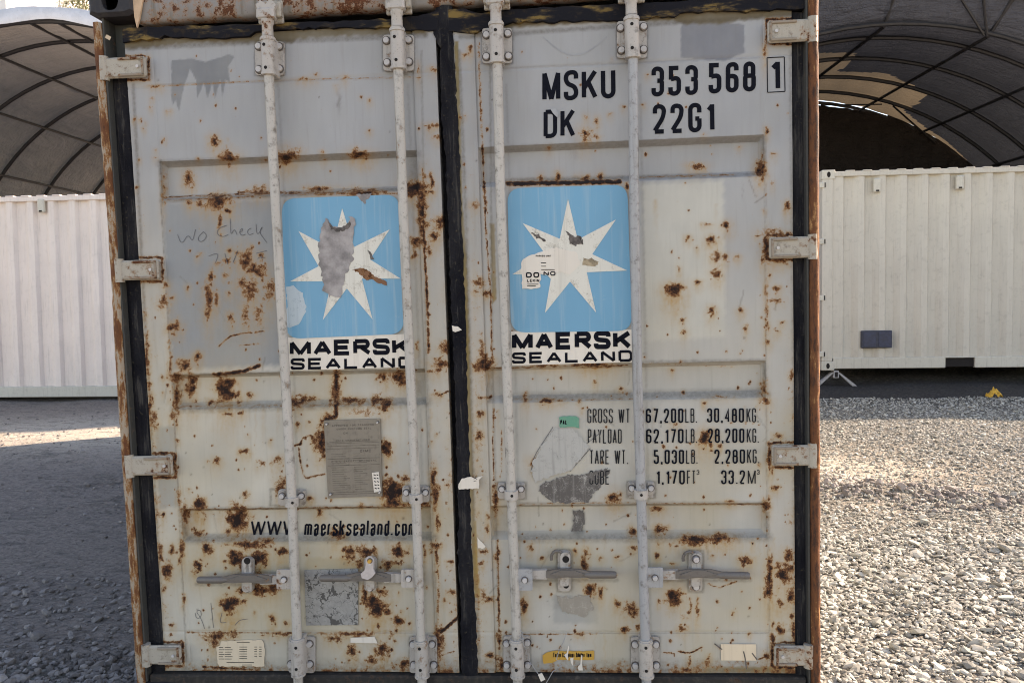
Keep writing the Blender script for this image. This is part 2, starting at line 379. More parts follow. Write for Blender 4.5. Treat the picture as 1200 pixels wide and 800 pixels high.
def streaky(name, col, hi):
    s = NB(name); n = s.noise(1, 6, .7, s.mapp((60, 60, 14))); b = s.noise(6, 5, .6); f = s.noise(220, 4, .6)
    v = s.math('ADD', s.math('MULTIPLY', n, .6), s.math('MULTIPLY', b, .4)); v = s.math('ADD', v, s.math('MULTIPLY', s.math('SUBTRACT', f, .5), .15))
    c = s.mix(s.step(v, hi-.05, hi), (.15, .055, .022), (.30, .15, .06)); c = s.mix(s.step(v, hi, hi+.03), c, col); c = s.mix(s.step(v, hi-.2, hi-.07), (.045, .022, .015), c)
    s.bump(s.math('ADD', v, f), .5, .003); return s.out(c, .78, 0, .3)
M['post'] = streaky('streaky_rusted_post', (.36, .29, .22), .52)
M['post_r'] = streaky('rusted_through_post', (.44, .22, .10), .60)
M['postin'] = painted('dark_door_jamb', (.07, .075, .07), .15, .3, 2, .7)
M['jamb'] = painted('grimy_post_web', (.05, .05, .046), .3, .6, 2, .7)
M['cast'] = painted('black_corner_steel', (.022, .02, .024), .1, .2, 2, .7)
M['header'] = painted('header_paint', (.25, .235, .225), .68, 1.0, 1.6, .6, .6)
M['side'] = painted('container_side_paint', (.30, .31, .30), .3, .4, .6, .6)
M['sill'] = painted('dark_sill', (.028, .024, .021), .5, .8, 2.2, .9, rustcol=(.07, .03, .015), edge=(.09, .05, .03))
def gasket_mat(name, rough=.75):
    s = NB(name); n = s.noise(14, 5, .6, s.mapp((1, 1, .35))); f = s.noise(90, 4)
    c = s.mix(s.step(n, .3, .7), (.010, .010, .014), (.028, .027, .03))
    sk = s.noise(1, 5, .7, s.mapp((90, 90, 5))); c = s.mix(s.step(s.math('ADD', s.math('MULTIPLY', sk, .6), s.math('MULTIPLY', n, .4)), .53, .62, 0, .8), c, (.075, .07, .065))
    c = s.mix(s.step(f, .6, .78, 0, .6), c, (.10, .085, .06)); s.bump(s.math('ADD', f, s.math('MULTIPLY', sk, 2.0)), .8, .006); return s.out(c, rough, 0, .1)
M['gasket'] = gasket_mat('black_rubber', .9)
def topgasket():
    s = NB('decayed_gasket'); n = s.noise(7, 5, .6, s.mapp((1, 1, 3.5))); f = s.noise(60, 4)
    c = s.mix(s.step(n, .5, .62), (.010, .010, .014), (.05, .038, .026)); c = s.mix(s.step(n, .55, .66), c, (.21, .135, .045)); c = s.mix(s.step(s.noise(28, 5, .7), .56, .66, 0, .9), c, (.03, .022, .016))
    c = s.mix(s.step(f, .6, .8, 0, .7), c, (.02, .018, .016)); s.bump(n, .5, .004); return s.out(c, .85, 0, .2)
M['topg'] = topgasket()
M['hole'] = plain('dark_hole', (.012, .009, .008), .9, .2, 40)
M['ink'] = plain('black_lettering', (.008, .009, .015), .85, .3, 90, 0, .1)
M['inkd'] = plain('faded_black_lettering', (.025, .025, .028), .85, .5, 120, 0, .1)
M['pencil'] = plain('marker_scrawl', (.12, .12, .13), .7, .3, 90)
def sticker(name, col, wearcol, amt=.35, sc=1.0, streak=.25):
    s = NB(name); n = s.noise(18*sc, 6, .7); f = s.noise(160*sc, 4, .7); st = s.noise(1, 3, .6, s.mapp((60, 60, 2.5)))
    c = s.mix(s.step(s.noise(4, 3), .3, .7, 0, .35), col, tuple(x*.82 for x in col))
    c = s.mix(s.step(st, .5, .8, 0, streak), c, wearcol)
    c = s.mix(s.step(s.math('ADD', s.math('MULTIPLY', n, .6), s.math('MULTIPLY', f, .4)), .66-amt*.2, .74-amt*.1, 0, .8), c, wearcol)
    s.bump(f, .15, .001); return s.out(c, .45)
M['blue'] = sticker('faded_blue_film', (.135, .37, .545), (.34, .48, .55), .35, 1.2, .6)
M['white'] = sticker('cream_white_film', (.78, .71, .62), (.36, .31, .24), .22, 1, .25)
M['whiter'] = sticker('white_star_worn', (.74, .71, .63), (.30, .25, .19), .75, 1.0, .35)
M['scrape'] = plain('scraped_grey_filler', (.36, .33, .32), .8, .45, 18, 0, .3, 1.0)
M['smudge'] = plain('soot_smudge', (.13, .11, .10), .8, .5, 60)
M['label'] = sticker('aged_cream_label', (.74, .61, .45), (.36, .26, .16), .35, 2)
M['yellow'] = sticker('orange_yellow_label', (.60, .33, .06), (.42, .30, .12), .3, 2)
M['green'] = sticker('green_sticker', (.10, .32, .22), (.3, .32, .28), .6, 3)
M['plate'] = painted('etched_data_plate', (.25, .225, .19), .05, .5, 2.5, .4, .15, .3)
M['platei'] = plain('plate_engraving', (.13, .11, .09), .5, .4, 90)
def crackle():
    s = NB('cracked_grey_film'); co = s.mapp((1, 1, 1))
    wv = s.n.new('ShaderNodeVectorMath'); wv.operation = 'ADD'
    nn = s.n.new('ShaderNodeTexNoise'); nn.inputs['Scale'].default_value = 40; s.l.new(s.co, nn.inputs[0])
    sc = s.n.new('ShaderNodeVectorMath'); sc.operation = 'SCALE'; sc.inputs[3].default_value = .06; s.l.new(nn.outputs[1], sc.inputs[0])
    s.l.new(s.co, wv.inputs[0]); s.l.new(sc.outputs[0], wv.inputs[1])
    d = s.vor(30, 'DISTANCE_TO_EDGE', wv.outputs[0]); n = s.noise(22, 5, .7)
    th = s.math('MULTIPLY', s.step(n, .48, .70), .22); k = s.math('LESS_THAN', d, s.math('ADD', th, .012))
    c = s.mix(s.step(s.noise(50, 4), .3, .7), (.27, .26, .245), (.34, .33, .31)); c = s.mix(k, c, (.085, .08, .075))
    s.bump(s.math('SUBTRACT', 1.0, k), .4, .0015); return s.out(c, .65)
M['crackle'] = crackle()
M['residue'] = sticker('dark_sticker_residue', (.105, .095, .09), (.50, .48, .44), .85, 1.5, .5)
M['paperr'] = sticker('torn_paper_residue', (.46, .45, .42), (.20, .19, .18), .75, 1.6, .6)

# ------------------------------------------------------------------ the rusty container
root = thing('shipping_container', 'rust-spotted light grey shipping container with MSKU number and blue star panels on its closed doors', 'shipping container')
root.matrix_world = Matrix([[*map(float, M3[i]), 0.0] for i in range(3)]+[[0, 0, 0, 1]])
HW = 1.219; HT = 2.591; LEN = 6.058
Z_TOP = P(500, 38)[2]; Z_BOT = P(540, 787)[2]

# wear map: everything below is given in photo pixels and evaluated at the door's own vertices
RB, LN, DK = [], [], []      # blobs, lines, dark lines (grime, with contact and recess shade painted in)
def G(ox, oy, k, blobs=(), lines=()):
    for b in blobs:
        x, y, rx, ry, s = b[:5]; RB.append((ox+x/k, oy+y/k, max(rx/k, 1.5), max(ry/k, 1.5), s, (b[5]/k if len(b) > 5 else 0)))
    for pts, wd, s in lines: LN.append(([(ox+x/k, oy+y/k) for x, y in pts], max(wd/k, 1.0), s))
G(0, 0, 3.2, [(585,325,20,4,.8),(568,372,5,6,.6),(565,405,4,4,.6),(505,448,6,6,.7),(525,447,4,4,.6),(545,460,5,5,.6),(540,482,5,5,.6),(625,416,5,4,.6),(638,415,4,4,.6),(618,522,4,5,.6),(582,565,4,4,.5),(583,590,5,4,.6),(520,600,5,5,.6),(510,703,5,6,.6),(803,532,14,20,1),(853,590,26,24,1.1),(710,668,16,26,.95),(745,598,5,4,.7),(853,522,4,5,.4),(712,760,12,12,.9),(752,766,14,12,.8),(820,755,36,26,1.1),(612,700,6,50,.8)],
  [([(600,752),(960,737)],5,.6),([(570,325),(690,320),(960,305)],3,.55)])
G(280, 0, 3.2, [(285,280,8,8,.5),(250,298,25,4,.7),(395,290,8,8,.7),(365,322,5,4,.5),(490,376,6,7,.7),(490,490,6,6,.7),(182,588,34,24,1.1),(455,578,32,16,1.1),(310,572,8,7,.7),(320,600,8,4,.5),(100,600,15,5,.6),(75,718,30,16,.8),(300,712,45,10,.8),(470,722,60,14,1),(660,705,34,28,1.2),(685,760,14,60,1.0),(735,260,14,10,.7),(735,470,26,8,.8),(745,515,16,8,.7),(712,478,6,12,.6),(720,658,6,6,.6),(723,690,7,24,.9),(672,262,5,20,.6),(868,185,7,14,.9),(852,205,14,6,.8),(830,440,6,6,.6),(850,432,5,4,.5),(880,770,10,14,.6)],
  [([(0,308),(270,298),(680,290)],2,.5),([(0,720),(300,722),(600,725)],8,.65),([(900,160),(905,400),(915,560),(918,700)],5,.75)])
G(560, 0, 3.2, [(405,500,18,22,.95),(443,512,9,9,.8),(448,455,7,14,.8),(408,440,8,10,.6),(495,430,6,5,.6),(548,402,6,5,.7),(635,282,6,5,.6),(620,392,5,5,.6),(820,622,24,10,1.0),(848,505,4,4,.5),(265,553,8,10,.5),(235,668,8,14,1),(298,665,10,16,1),(400,668,20,12,1),(460,662,8,14,1),(560,700,7,14,1.0)],
  [([(110,690),(530,682)],14,1.25),([(610,665),(960,655)],4,.65),([(5,250),(12,450),(20,650),(35,800)],6,.8)])
G(840, 0, 3.2, [(186,490,6,12,.9),(215,577,8,8,.7),(165,640,16,26,1.1),(168,600,5,30,.8),(210,690,4,6,.5),(265,773,9,16,.9),(180,195,6,30,.7),(83,552,3,3,.6)])
G(100, 200, 3.2, [(388,30,16,26,.9),(500,118,40,24,1.1),(390,120,10,12,.9),(432,122,14,12,.8),(505,190,8,30,.8),(545,300,12,12,.7),(600,330,26,34,.95),(640,370,34,24,.9),(590,420,26,18,.8),(620,450,30,40,.85),(530,340,14,16,.7),(525,390,12,10,.7),(472,400,10,26,.9),(460,480,14,50,1.0),(492,480,8,26,.8),(455,530,12,16,.8),(540,460,12,10,.7),(545,550,12,18,.7),(600,540,12,40,.6),(650,540,20,30,.65),(690,450,20,40,.6),(495,348,10,8,.6),(422,322,6,6,.6),(430,310,6,5,.5),(625,290,8,10,.6),(660,320,10,14,.6),(300,430,10,16,.7),(295,490,20,24,.75),(325,475,8,8,.6),(332,583,22,18,.9),(385,436,6,8,.8),(420,695,12,18,.9),(370,730,22,22,1.0),(225,540,6,20,.6),(232,700,8,90,.8),(312,640,5,20,.6),(318,740,6,50,.7),(292,772,7,7,.8),(400,785,18,20,.9),(530,790,30,14,1.1),(340,780,26,20,.8)],
  [([(500,658),(545,620),(600,608),(670,602)],6,.85),([(580,655),(660,648)],3,.7),([(485,765),(600,750),(655,730)],12,1.0),([(290,100),(400,95),(560,90),(690,85)],6,.7)])
G(300, 200, 3.2, [(237,70,45,10,.8),(600,62,40,16,1.2),(625,150,16,100,.95),(595,265,24,16,.9),(593,318,12,14,.8),(690,195,24,22,.95),(665,245,18,20,.95),(650,290,10,20,.8),(655,20,6,16,.8),(603,660,6,14,.8),(715,665,22,20,.85),(700,725,40,18,.85),(680,745,16,14,.8),(845,690,12,60,.8),(860,720,24,28,1.0),(835,415,22,16,.7),(860,458,14,10,.9),(825,455,8,6,.8),(885,470,6,10,.5),(300,775,14,30,.9),(480,775,20,18,.8),(545,775,30,24,1.1),(820,130,14,12,.7)],
  [([(0,80),(90,85),(240,90),(400,82)],6,.6),([(622,80),(628,200),(632,300),(640,420),(645,560),(648,680)],9,.95),([(853,40),(860,200),(870,330),(880,480),(885,700)],6,.85)])
G(560, 200, 3.2, [(788,250,8,7,.9),(822,288,6,6,.7),(878,262,18,14,1.0),(935,207,14,14,.9),(862,200,16,5,.6),(895,322,16,18,.75),(922,332,12,8,.7),(900,385,16,22,.85),(755,370,5,10,.7),(735,443,26,20,1.3,30),(825,418,12,8,.85),(878,527,12,16,.9),(765,557,8,7,.8),(772,605,8,10,.8),(725,748,8,4,.7),(440,728,50,12,1.0)],
  [([(50,740),(250,735),(450,728),(560,730)],6,.8),([(620,722),(960,735)],4,.5)])
G(840, 180, 2.667, [(222,162,8,12,.8),(30,225,10,10,.9),(190,252,40,14,.8),(155,290,12,40,.95),(190,335,30,10,.8),(165,380,5,5,.7),(188,425,10,12,.75),(182,455,20,8,.6),(155,430,5,40,.8),(155,510,5,50,.7),(205,527,8,5,.6),(187,553,8,8,.7),(160,590,8,6,.8),(148,178,3,3,.6),(235,690,8,14,.7),(152,770,14,8,.95),(150,735,8,14,.8),(175,95,5,8,.5),(140,50,10,20,1.0),(75,490,8,8,.7),(20,325,14,10,.8),(65,325,8,6,.7),(90,545,6,10,.7)])
G(100, 420, 4, [(497,140,24,36,1.0,40),(662,150,34,56,1.3,20),(768,172,16,14,.9),(590,207,20,14,.9),(720,202,14,10,.9),(465,32,24,24,1.0),(430,180,16,60,.95),(365,85,8,10,.7),(362,160,5,5,.6),(400,190,5,5,.6),(410,265,14,16,.85),(430,308,6,6,.7),(432,383,8,7,.8),(668,262,24,8,.95),(728,255,16,10,.9),(615,478,18,14,.85),(575,480,8,4,.6),(745,432,18,12,.9),(820,490,20,12,.5),(898,475,24,22,.7),(868,383,4,5,.7),(762,355,4,5,.5),(483,613,4,4,.6),(752,640,12,14,.8),(532,685,28,26,1.2,60),(715,750,44,50,1.35,40),(465,730,18,50,.9),(440,650,8,40,.8),(920,600,26,50,.8),(300,120,8,20,.8),(305,230,10,80,.9),(320,280,14,40,.7),(340,310,6,6,.7),(365,730,8,10,.8,30),(560,730,6,30,.4),(985,205,30,24,1.0),(1025,180,10,10,.8),(1060,190,16,12,.8),(1175,130,20,80,.9),(1130,280,24,30,1.0),(995,305,12,12,.7),(1050,297,10,7,.7),(1100,380,24,50,.95),(1055,660,10,12,.9),(1098,722,14,18,.9)],
  [([(430,225),(700,222),(1200,215)],7,.55),([(600,70),(700,68),(760,50),(815,35)],10,1.0),([(445,705),(900,702),(1200,700)],4,.6),([(980,410),(1010,400),(1020,370),(1060,360),(1090,400),(1110,440)],9,.95),([(1000,420),(1010,500),(1030,560),(1120,540)],9,.8),([(320,440),(410,440),(415,520),(400,540),(330,545)],9,.85)])
G(340, 420, 4, [(440,90,18,20,.95),(510,90,30,30,1.1),(290,195,60,16,.95),(405,195,26,22,1.0),(445,210,24,26,1.15),(60,190,24,16,.9),(100,190,20,12,.8),(25,205,20,20,1.0),(150,370,26,40,1.0),(155,430,14,30,.9),(448,422,22,30,1.2),(485,632,48,48,1.5),(540,560,26,20,.7),(450,548,8,8,.8),(335,687,12,10,.9),(330,250,60,16,.5),(740,592,14,8,.8),(672,560,12,60,1.0),(680,640,14,60,1.0),(690,760,8,40,.8),(715,30,40,16,.85),(905,30,26,30,.95),(690,170,20,8,.8),(890,262,16,16,.8),(885,355,18,20,.85),(900,185,20,8,.6),(930,185,10,6,.7),(845,300,8,8,.7),(685,355,6,6,.6),(665,390,4,4,.7),(745,703,6,6,.5),(925,745,8,12,.8),(965,660,12,60,1.0),(630,680,30,14,.9),(1105,185,10,24,.7)],
  [([(215,60),(218,150),(215,270)],20,.95),([(215,270),(150,290)],20,1.0),([(690,175),(730,158),(768,150)],5,.9),([(955,230),(950,400),(955,520),(965,680)],6,.8),([(990,340),(992,480),(985,560)],8,.6),([(0,700),(650,690)],5,.7)])
G(600, 420, 3.75, [(155,187,28,10,1.0),(60,182,10,16,.7),(210,183,20,6,.7),(295,185,8,8,.6),(365,105,5,8,.8),(478,132,10,5,.7),(380,25,40,14,1.0),(150,30,60,6,.8),(700,52,8,6,.8),(845,192,8,8,.9),(720,290,22,10,.6),(850,350,28,30,1.2),(912,383,10,8,.9),(875,405,8,5,.7),(1115,182,16,12,.95),(1105,130,10,30,1.0),(915,168,40,4,.5),(1170,340,20,12,.8),(1158,567,16,10,.9),(1130,615,6,14,.9),(1115,650,14,24,1.0),(960,628,20,5,.8),(640,655,26,12,.9),(650,738,16,16,.9),(450,612,24,26,1.0),(105,455,24,20,.85),(310,217,6,4,.8),(1135,430,10,50,.9),(1090,465,4,6,.6)],
  [([(0,178),(300,180),(540,175)],6,.45),([(20,640),(400,632),(1120,640)],5,.65)])
G(140, 600, 4, [(205,10,8,14,.9),(400,10,6,12,.5),(550,30,38,42,1.35,40),(375,97,18,14,1.0),(412,165,26,24,1.0,30),(478,160,6,6,.7),(247,172,10,18,.9),(190,165,12,18,.8),(190,210,14,30,.7),(222,275,24,30,1.1),(290,170,14,50,.9),(285,220,10,20,.8),(610,150,70,18,1.0),(690,135,30,16,.8),(550,215,38,30,1.35),(650,220,32,36,1.35),(600,260,50,20,1.0),(763,178,22,20,1.0,30),(368,252,22,24,1.1,20),(495,262,4,5,.8),(580,360,24,24,.9),(660,360,60,24,.95),(720,350,24,24,.85),(520,425,34,36,1.35,80),(578,412,8,12,.9),(632,465,6,12,.7),(713,500,12,20,.9,15),(783,517,12,9,.8),(205,355,12,14,.8),(300,405,8,20,.9),(252,527,7,8,.9),(935,5,12,16,.9),(1085,190,28,30,1.1),(1160,190,30,26,1.1),(1130,245,20,24,.9),(1020,105,30,24,1.0),(455,580,50,18,1.0),(440,610,26,24,.9),(540,568,14,20,.7),(750,568,50,8,.85),(1010,590,40,16,.8),(1100,568,100,10,.9),(1087,650,24,26,1.0,20),(1178,690,16,16,.9)],
  [([(315,560),(1200,568)],3,.7),([(290,600),(295,700)],10,.9),([(390,722),(620,738)],10,.95)])
G(400, 600, 4, [(42,190,24,26,1.1),(130,190,40,20,1.1),(90,245,20,20,.9),(268,183,32,32,1.2),(220,245,24,26,1.0),(265,238,30,4,.9),(110,385,18,40,1.1),(140,415,30,28,1.2),(165,450,44,32,1.35,60),(212,468,16,16,.9),(265,505,24,26,1.05),(283,463,5,5,.8),(185,370,24,20,.9),(270,373,4,6,.6),(320,520,8,8,.8),(45,650,20,26,1.05,20),(195,645,28,34,1.1,40),(145,690,22,20,.9),(235,565,8,12,.8),(245,603,12,5,.7),(300,710,28,24,.9),(435,712,24,24,1.0),(50,570,80,8,.9),(445,155,20,18,1.0),(447,200,8,60,.9),(452,40,8,12,.8),(513,230,16,8,.9),(518,375,20,16,.85),(484,410,8,12,.8),(517,467,8,6,.7),(460,550,16,14,.9),(455,620,20,90,.85),(392,180,6,34,.9),(455,430,3,120,.5),(683,20,8,14,.8),(682,70,10,20,.8),(665,183,22,8,.8),(655,240,16,12,.8),(665,385,10,24,.7),(690,405,30,14,.75),(735,180,6,30,.8),(725,215,8,20,.8),(740,590,12,30,.9),(760,710,26,26,1.0),(700,670,24,12,.9),(855,435,14,30,1.0),(938,215,12,8,.8),(888,165,10,20,.7),(1090,180,10,10,.8),(1150,190,14,22,.9),(1135,240,16,30,.9),(1170,360,24,20,1.0),(1165,385,10,14,.8),(1120,568,24,8,.9)],
  [([(470,560),(510,525),(548,490)],14,1.0),([(470,670),(530,648)],4,.7),([(733,130),(738,400),(742,640)],8,.9),([(760,570),(1200,568)],4,.75)])
G(680, 600, 4, [(247,90,14,20,1.0),(378,78,24,24,1.0,20),(250,165,20,8,.8),(367,150,4,8,.9),(422,150,6,8,.8),(452,160,10,6,.8),(545,130,70,20,1.2),(660,122,50,22,1.15),(361,200,10,10,1.0),(435,238,16,7,.8),(618,200,9,7,.8),(775,220,28,16,1.05),(767,245,8,12,.9),(808,145,5,9,.9),(440,392,32,34,1.15),(175,425,14,16,1.0),(235,455,30,26,.85),(260,470,14,24,.9),(372,418,8,12,.8),(517,430,5,30,.7),(548,450,6,40,.9),(208,550,18,14,.9),(480,540,20,12,.85),(485,490,16,10,.6),(270,540,8,14,.9),(95,372,12,26,.8),(95,215,10,10,.7),(30,190,12,20,.9),(20,240,14,40,.9),(177,208,10,8,.8),(890,300,14,90,1.15),(885,370,20,30,1.0),(975,200,20,24,1.05),(960,290,34,40,1.1),(985,390,20,34,1.0),(935,430,14,20,.95),(905,525,8,10,.8),(935,550,14,24,.9,20),(995,490,10,16,.9),(1000,560,10,60,1.0),(900,600,12,40,1.0),(718,467,4,4,.7),(793,567,4,5,.8),(500,740,26,12,.9),(510,710,8,20,.8),(602,680,8,16,.8),(590,715,10,20,.9),(875,670,16,14,.9)],
  [([(390,655),(440,662)],6,.9),([(460,650),(510,660),(570,632)],7,1.0),([(840,685),(890,670)],5,.8),([(600,335),(650,352),(700,335),(730,322)],5,.8),([(630,625),(665,640)],5,.7)])
# rust round hinges
for x0, x1, y in ((118,174,80),(136,190,316),(148,205,545),(166,214,766)): LN.append(([(x1-30, y-14), (x1, y-14), (x1+1, y+14), (x1-30, y+14)], 3, .85))
for x0, x1, y in ((898,958,37),(899,957,290),(901,957,533),(905,950,767)): LN.append(([(x0+30, y-15), (x0, y-14), (x0, y+14), (x0+30, y+15)], 3, .85))
DK += [([(186,189),(493,178)],3,.35),([(588,172),(896,160)],3,.35),([(189,235),(493,221)],4,.7),([(590,212),(896,204)],4,.65),([(186,192),(493,181)],5,.4),([(588,176),(896,163)],5,.4),([(202,439),(497,433)],3,.5),([(205,478),(500,471)],8,.62),([(590,427),(897,422)],3,.5),([(590,466),(897,461)],8,.62),
       ([(211,596),(505,592)],3,.5),([(216,631),(508,630)],8,.62),([(600,590),(899,589)],3,.5),([(605,630),(900,629)],8,.6),([(178,100),(470,91)],1.5,.3),([(590,80),(890,68)],1.5,.3),([(219,740),(514,741)],1.5,.5),([(590,741),(901,741)],1.5,.5),
       ([(186,189),(204,480),(219,785)],1.5,.6),([(896,150),(898,480),(902,785)],1.5,.45),([(494,60),(500,430),(514,785)],2,.4),([(574,40),(577,420),(586,785)],2,.5),([(219,785),(900,788)],3,.6),([(188,190),(191,236)],4,.8),([(203,440),(207,480)],4,.8),([(213,597),(217,631)],4,.8),([(895,160),(896,205)],3.5,.7),([(896,424),(897,464)],3.5,.7),([(899,590),(900,630)],3.5,.7)]  # recess slopes and ends darkened: grime with recess shade painted in
def ring(x0, x1, y0, y1, s=.6, w=2.2): DK.append(([(x0, y0), (x1, y0), (x1, y1), (x0, y1), (x0, y0)], w, s))  # dark outline round hardware: contact shade painted into the dirt channel
for q in ((299,333,49,88),(449,485,41,83),(565,600,33,74),(723,758,25,68),(338,369,746,788),(480,512,746,788),(590,621,745,787),(739.5,773,746,787),(317,350,573,592),(470,504,569,588),(583,616,565,584),(735,768,564,583),(283,298,652,694),(426,442,651,693),(653,670,644,693),(807,824,645,693)): ring(*q)
for x0, x1, y in ((231,325,684),(375,471,682),(624,723,679),(777,879,679)): DK.append(([(x0, y), (x1, y)], 3.5, .5))  # shade painted under each handle
for k, pts in enumerate(([(326,100),(344,420),(353,740)],[(478,100),(492,440),(499,740)],[(593,100),(604,440),(611,740)],[(750,100),(757,440),(762,740)])): DK.append((pts, 2.5, .28))  # shade painted alongside each bar
DK += [([(538,60),(546,260),(552,440),(556,640),(562,780)],3,.55),([(514,60),(522,250),(533,520),(541,780)],2.5,.6),([(156,100),(172,420),(193,780)],3,.55),([(926,60),(930,440),(931,780)],3,.4),([(150,57),(300,50),(500,42)],4,.6),([(540,44),(740,30),(930,18)],4,.6),([(215,783),(560,785),(930,785)],5,.75)]
PATCH = [  # polygons of other paint, old film or bare primer: (points, colour)
 ([(190,238),(326,232),(334,428),(202,434)], (.265,.275,.28), 3),
 ([(201,71),(225,69),(241,73),(269,64),(275,67),(267,78),(269,97),(264,94),(261,114),(258,94),(252,116),(249,97),(243,116),(239,97),(231,116),(230,94),(223,81),(216,100),(213,112),(210,131),(205,116),(203,125),(201,116)], (.19,.195,.205), .6),
 ([(798,37),(801,22),(853,22),(855,27),(872,29),(872,62),(849,72),(818,70),(798,68)], (.20,.205,.225), 1.0),
 ([(752,216),(848,212),(851,395),(756,400)], (.53,.51,.45), 3),
 ([(180,500),(206,498),(210,592),(186,596)], (.36,.36,.33), 2),
 ([(100,30),(500,10),(500,41),(400,43),(352,46),(340,50),(230,50),(168,56),(140,58)], (.13,.095,.045), 2),
 ([(556,10),(935,0),(935,18),(862,24),(850,28),(797,28),(790,24),(700,26),(560,36)], (.13,.095,.045), 2),
 ([(532,48),(537,48),(542,240),(547,300),(551,420),(556,600),(562,700),(556,700),(549,560),(544,400),(537,220)], (.21,.15,.05), .8),
 ([(555,610),(558,610),(562,700),(556,700)], (.42,.26,.05), .5),
 ([(574,262),(580,262),(582,350),(577,356)], (.26,.19,.09), .8),
 ([(830,781),(930,781),(930,788),(825,788)], (.33,.24,.10), 1),
 ([(648,500),(676,502),(692,524),(668,553),(630,566),(620,553),(626,538)], (.40,.395,.37), 2),
 ([(648,697),(700,697),(700,730),(648,730)], (.40,.39,.36), 2),
 ([(360,652),(420,655),(470,660),(470,667),(357,667)], (.44,.37,.26), 2),
 ([(672,600),(684,600),(684,625),(671,627)], (.22,.22,.21), 2.5),
]
SMUD_SHADE = [(485,205,10,24,.4),(490,456,10,22,.4),(497,612,10,20,.35),(583,200,9,26,.45),(590,446,8,20,.4),(597,608,8,20,.4),(260,470,60,4,.2),(260,350,50,60,.12),(700,470,110,5,.15),(397,120,2,12,.6),(118,120,3,2,.3),(672,175,6,16,.25),(688,40,28,8,.0),(870,225,1,8,.3),(790,700,4,30,.15),(455,650,8,60,.15),(660,705,14,8,.45),(667,690,8,10,.4)]  # smudges, plus shade painted in at the recess ends by the stiles
def painter(ob, seed):
    me = ob.data; n = len(me.vertices); co = np.empty(n*3, np.float32); me.vertices.foreach_get('co', co); V = co.reshape(-1, 3).astype(float)
    px, py = topx(V); rg = np.random.default_rng(seed)
    # slow warp so outlines wander
    def wob(a, b, f, k): return k*(np.sin(a*f+1.3*np.sin(b*f*1.7))+.6*np.sin(b*f*2.3+a*f*.9)+.4*np.sin(a*f*5.1+b*f*4.3))
    wx, wy = wob(px, py, .23, .8), wob(py, px, .21, .8)
    rust = np.zeros(n); stain = np.zeros(n); dirt = np.zeros(n)  # dirt also carries the painted contact shade
    N3, N7, N15, NX, NY = vnoise(px, py, 2.6, 1), vnoise(px, py, 6, 2), vnoise(px, py, 14, 3), vnoise(px, py, 8, 4)-.5, vnoise(px, py, 8, 5)-.5
    rb = []
    for cx, cy, rx, ry, s, dr in RB:
        rb.append((cx, cy, rx, ry, s, dr, 1))
        if max(rx, ry) > 4.2:                          # broken islands round the bigger patches
            for k in range(rg.integers(1, 5)):
                an, q = rg.uniform(0, 6.28), rg.uniform(.9, 1.7); r_ = rg.uniform(.12, .38)
                rb.append((cx+rx*q*math.cos(an), cy+ry*q*math.sin(an)+.2*ry, max(.8, rx*r_), max(.8, ry*r_), s*rg.uniform(.6, .95), 0, 0))
    for cx, cy, rx, ry, s, dr, big in rb:
        m = (abs(px-cx) < rx*4+10) & (py > cy-ry*4-10) & (py < cy+ry*6+dr*4+20)
        if not m.any(): continue
        x, y = px[m]+NX[m]*min(rx, ry)*.9+wx[m]*.5-cx, py[m]+NY[m]*min(rx, ry)*.9+wy[m]*.5-cy
        r = np.sqrt((x/rx)**2+(y/ry)**2)*(.62+.75*(N7[m]*.6+N3[m]*.4)) if big else np.sqrt((x/rx)**2+(y/ry)**2)
        rust[m] = np.maximum(rust[m], (.28+.60*s)*np.clip(1.04-.50*r**1.25, 0, 1.08)*(.86+.28*N3[m]))
        L = ry*1.9+dr*1.4+6
        dd = np.where(y > 0, y/(ry+L), y/(ry*1.7+1)); st = np.exp(-((x/(rx*1.6+1.6))**2)*1.0-dd**2*1.5)*(.6+.6*vnoise(px[m]*5, py[m], 9, 8))
        stain[m] = np.maximum(stain[m], .95*s*st)
        if dr: rust[m] = np.maximum(rust[m], .47*np.exp(-(x/(rx*.28+.6))**2)*np.clip((y > 0)*(1-y/(ry+dr*1.2)), 0, 1))
    def seg(pts, wd, s, arr, st=None):
        for (x0, y0), (x1, y1) in zip(pts[:-1], pts[1:]):
            m = (px > min(x0, x1)-wd*3-4) & (px < max(x0, x1)+wd*3+4) & (py > min(y0, y1)-wd*3-4) & (py < max(y0, y1)+wd*4+6)
            if not m.any(): continue
            dx, dy = x1-x0, y1-y0; L2 = dx*dx+dy*dy+1e-6
            t = np.clip(((px[m]-x0)*dx+(py[m]-y0)*dy)/L2, 0, 1); d = np.hypot(px[m]+wx[m]*.35-x0-t*dx, py[m]+wy[m]*.35-y0-t*dy)/max(wd, .8)
            arr[m] = np.maximum(arr[m], s*np.clip(1.3-.75*d, 0, 1.0)*(.62+.55*N7[m])*(.8+.4*N3[m]) if arr is rust else s*np.clip(1.3-.75*d, 0, 1.0))
            if st is not None: st[m] = np.maximum(st[m], .45*s*np.exp(-(d/2.2)**2))
    for pts, wd, s in LN: seg(pts, wd*.55, s, rust, stain)
    for pts, wd, s in DK: seg(pts, wd*.6, s, dirt)
    for cx, cy, rx, ry, s in SMUD_SHADE:
        r = ((px+wx-cx)/rx)**2+((py+wy-cy)/ry)**2; dirt = np.maximum(dirt, s*np.exp(-r))
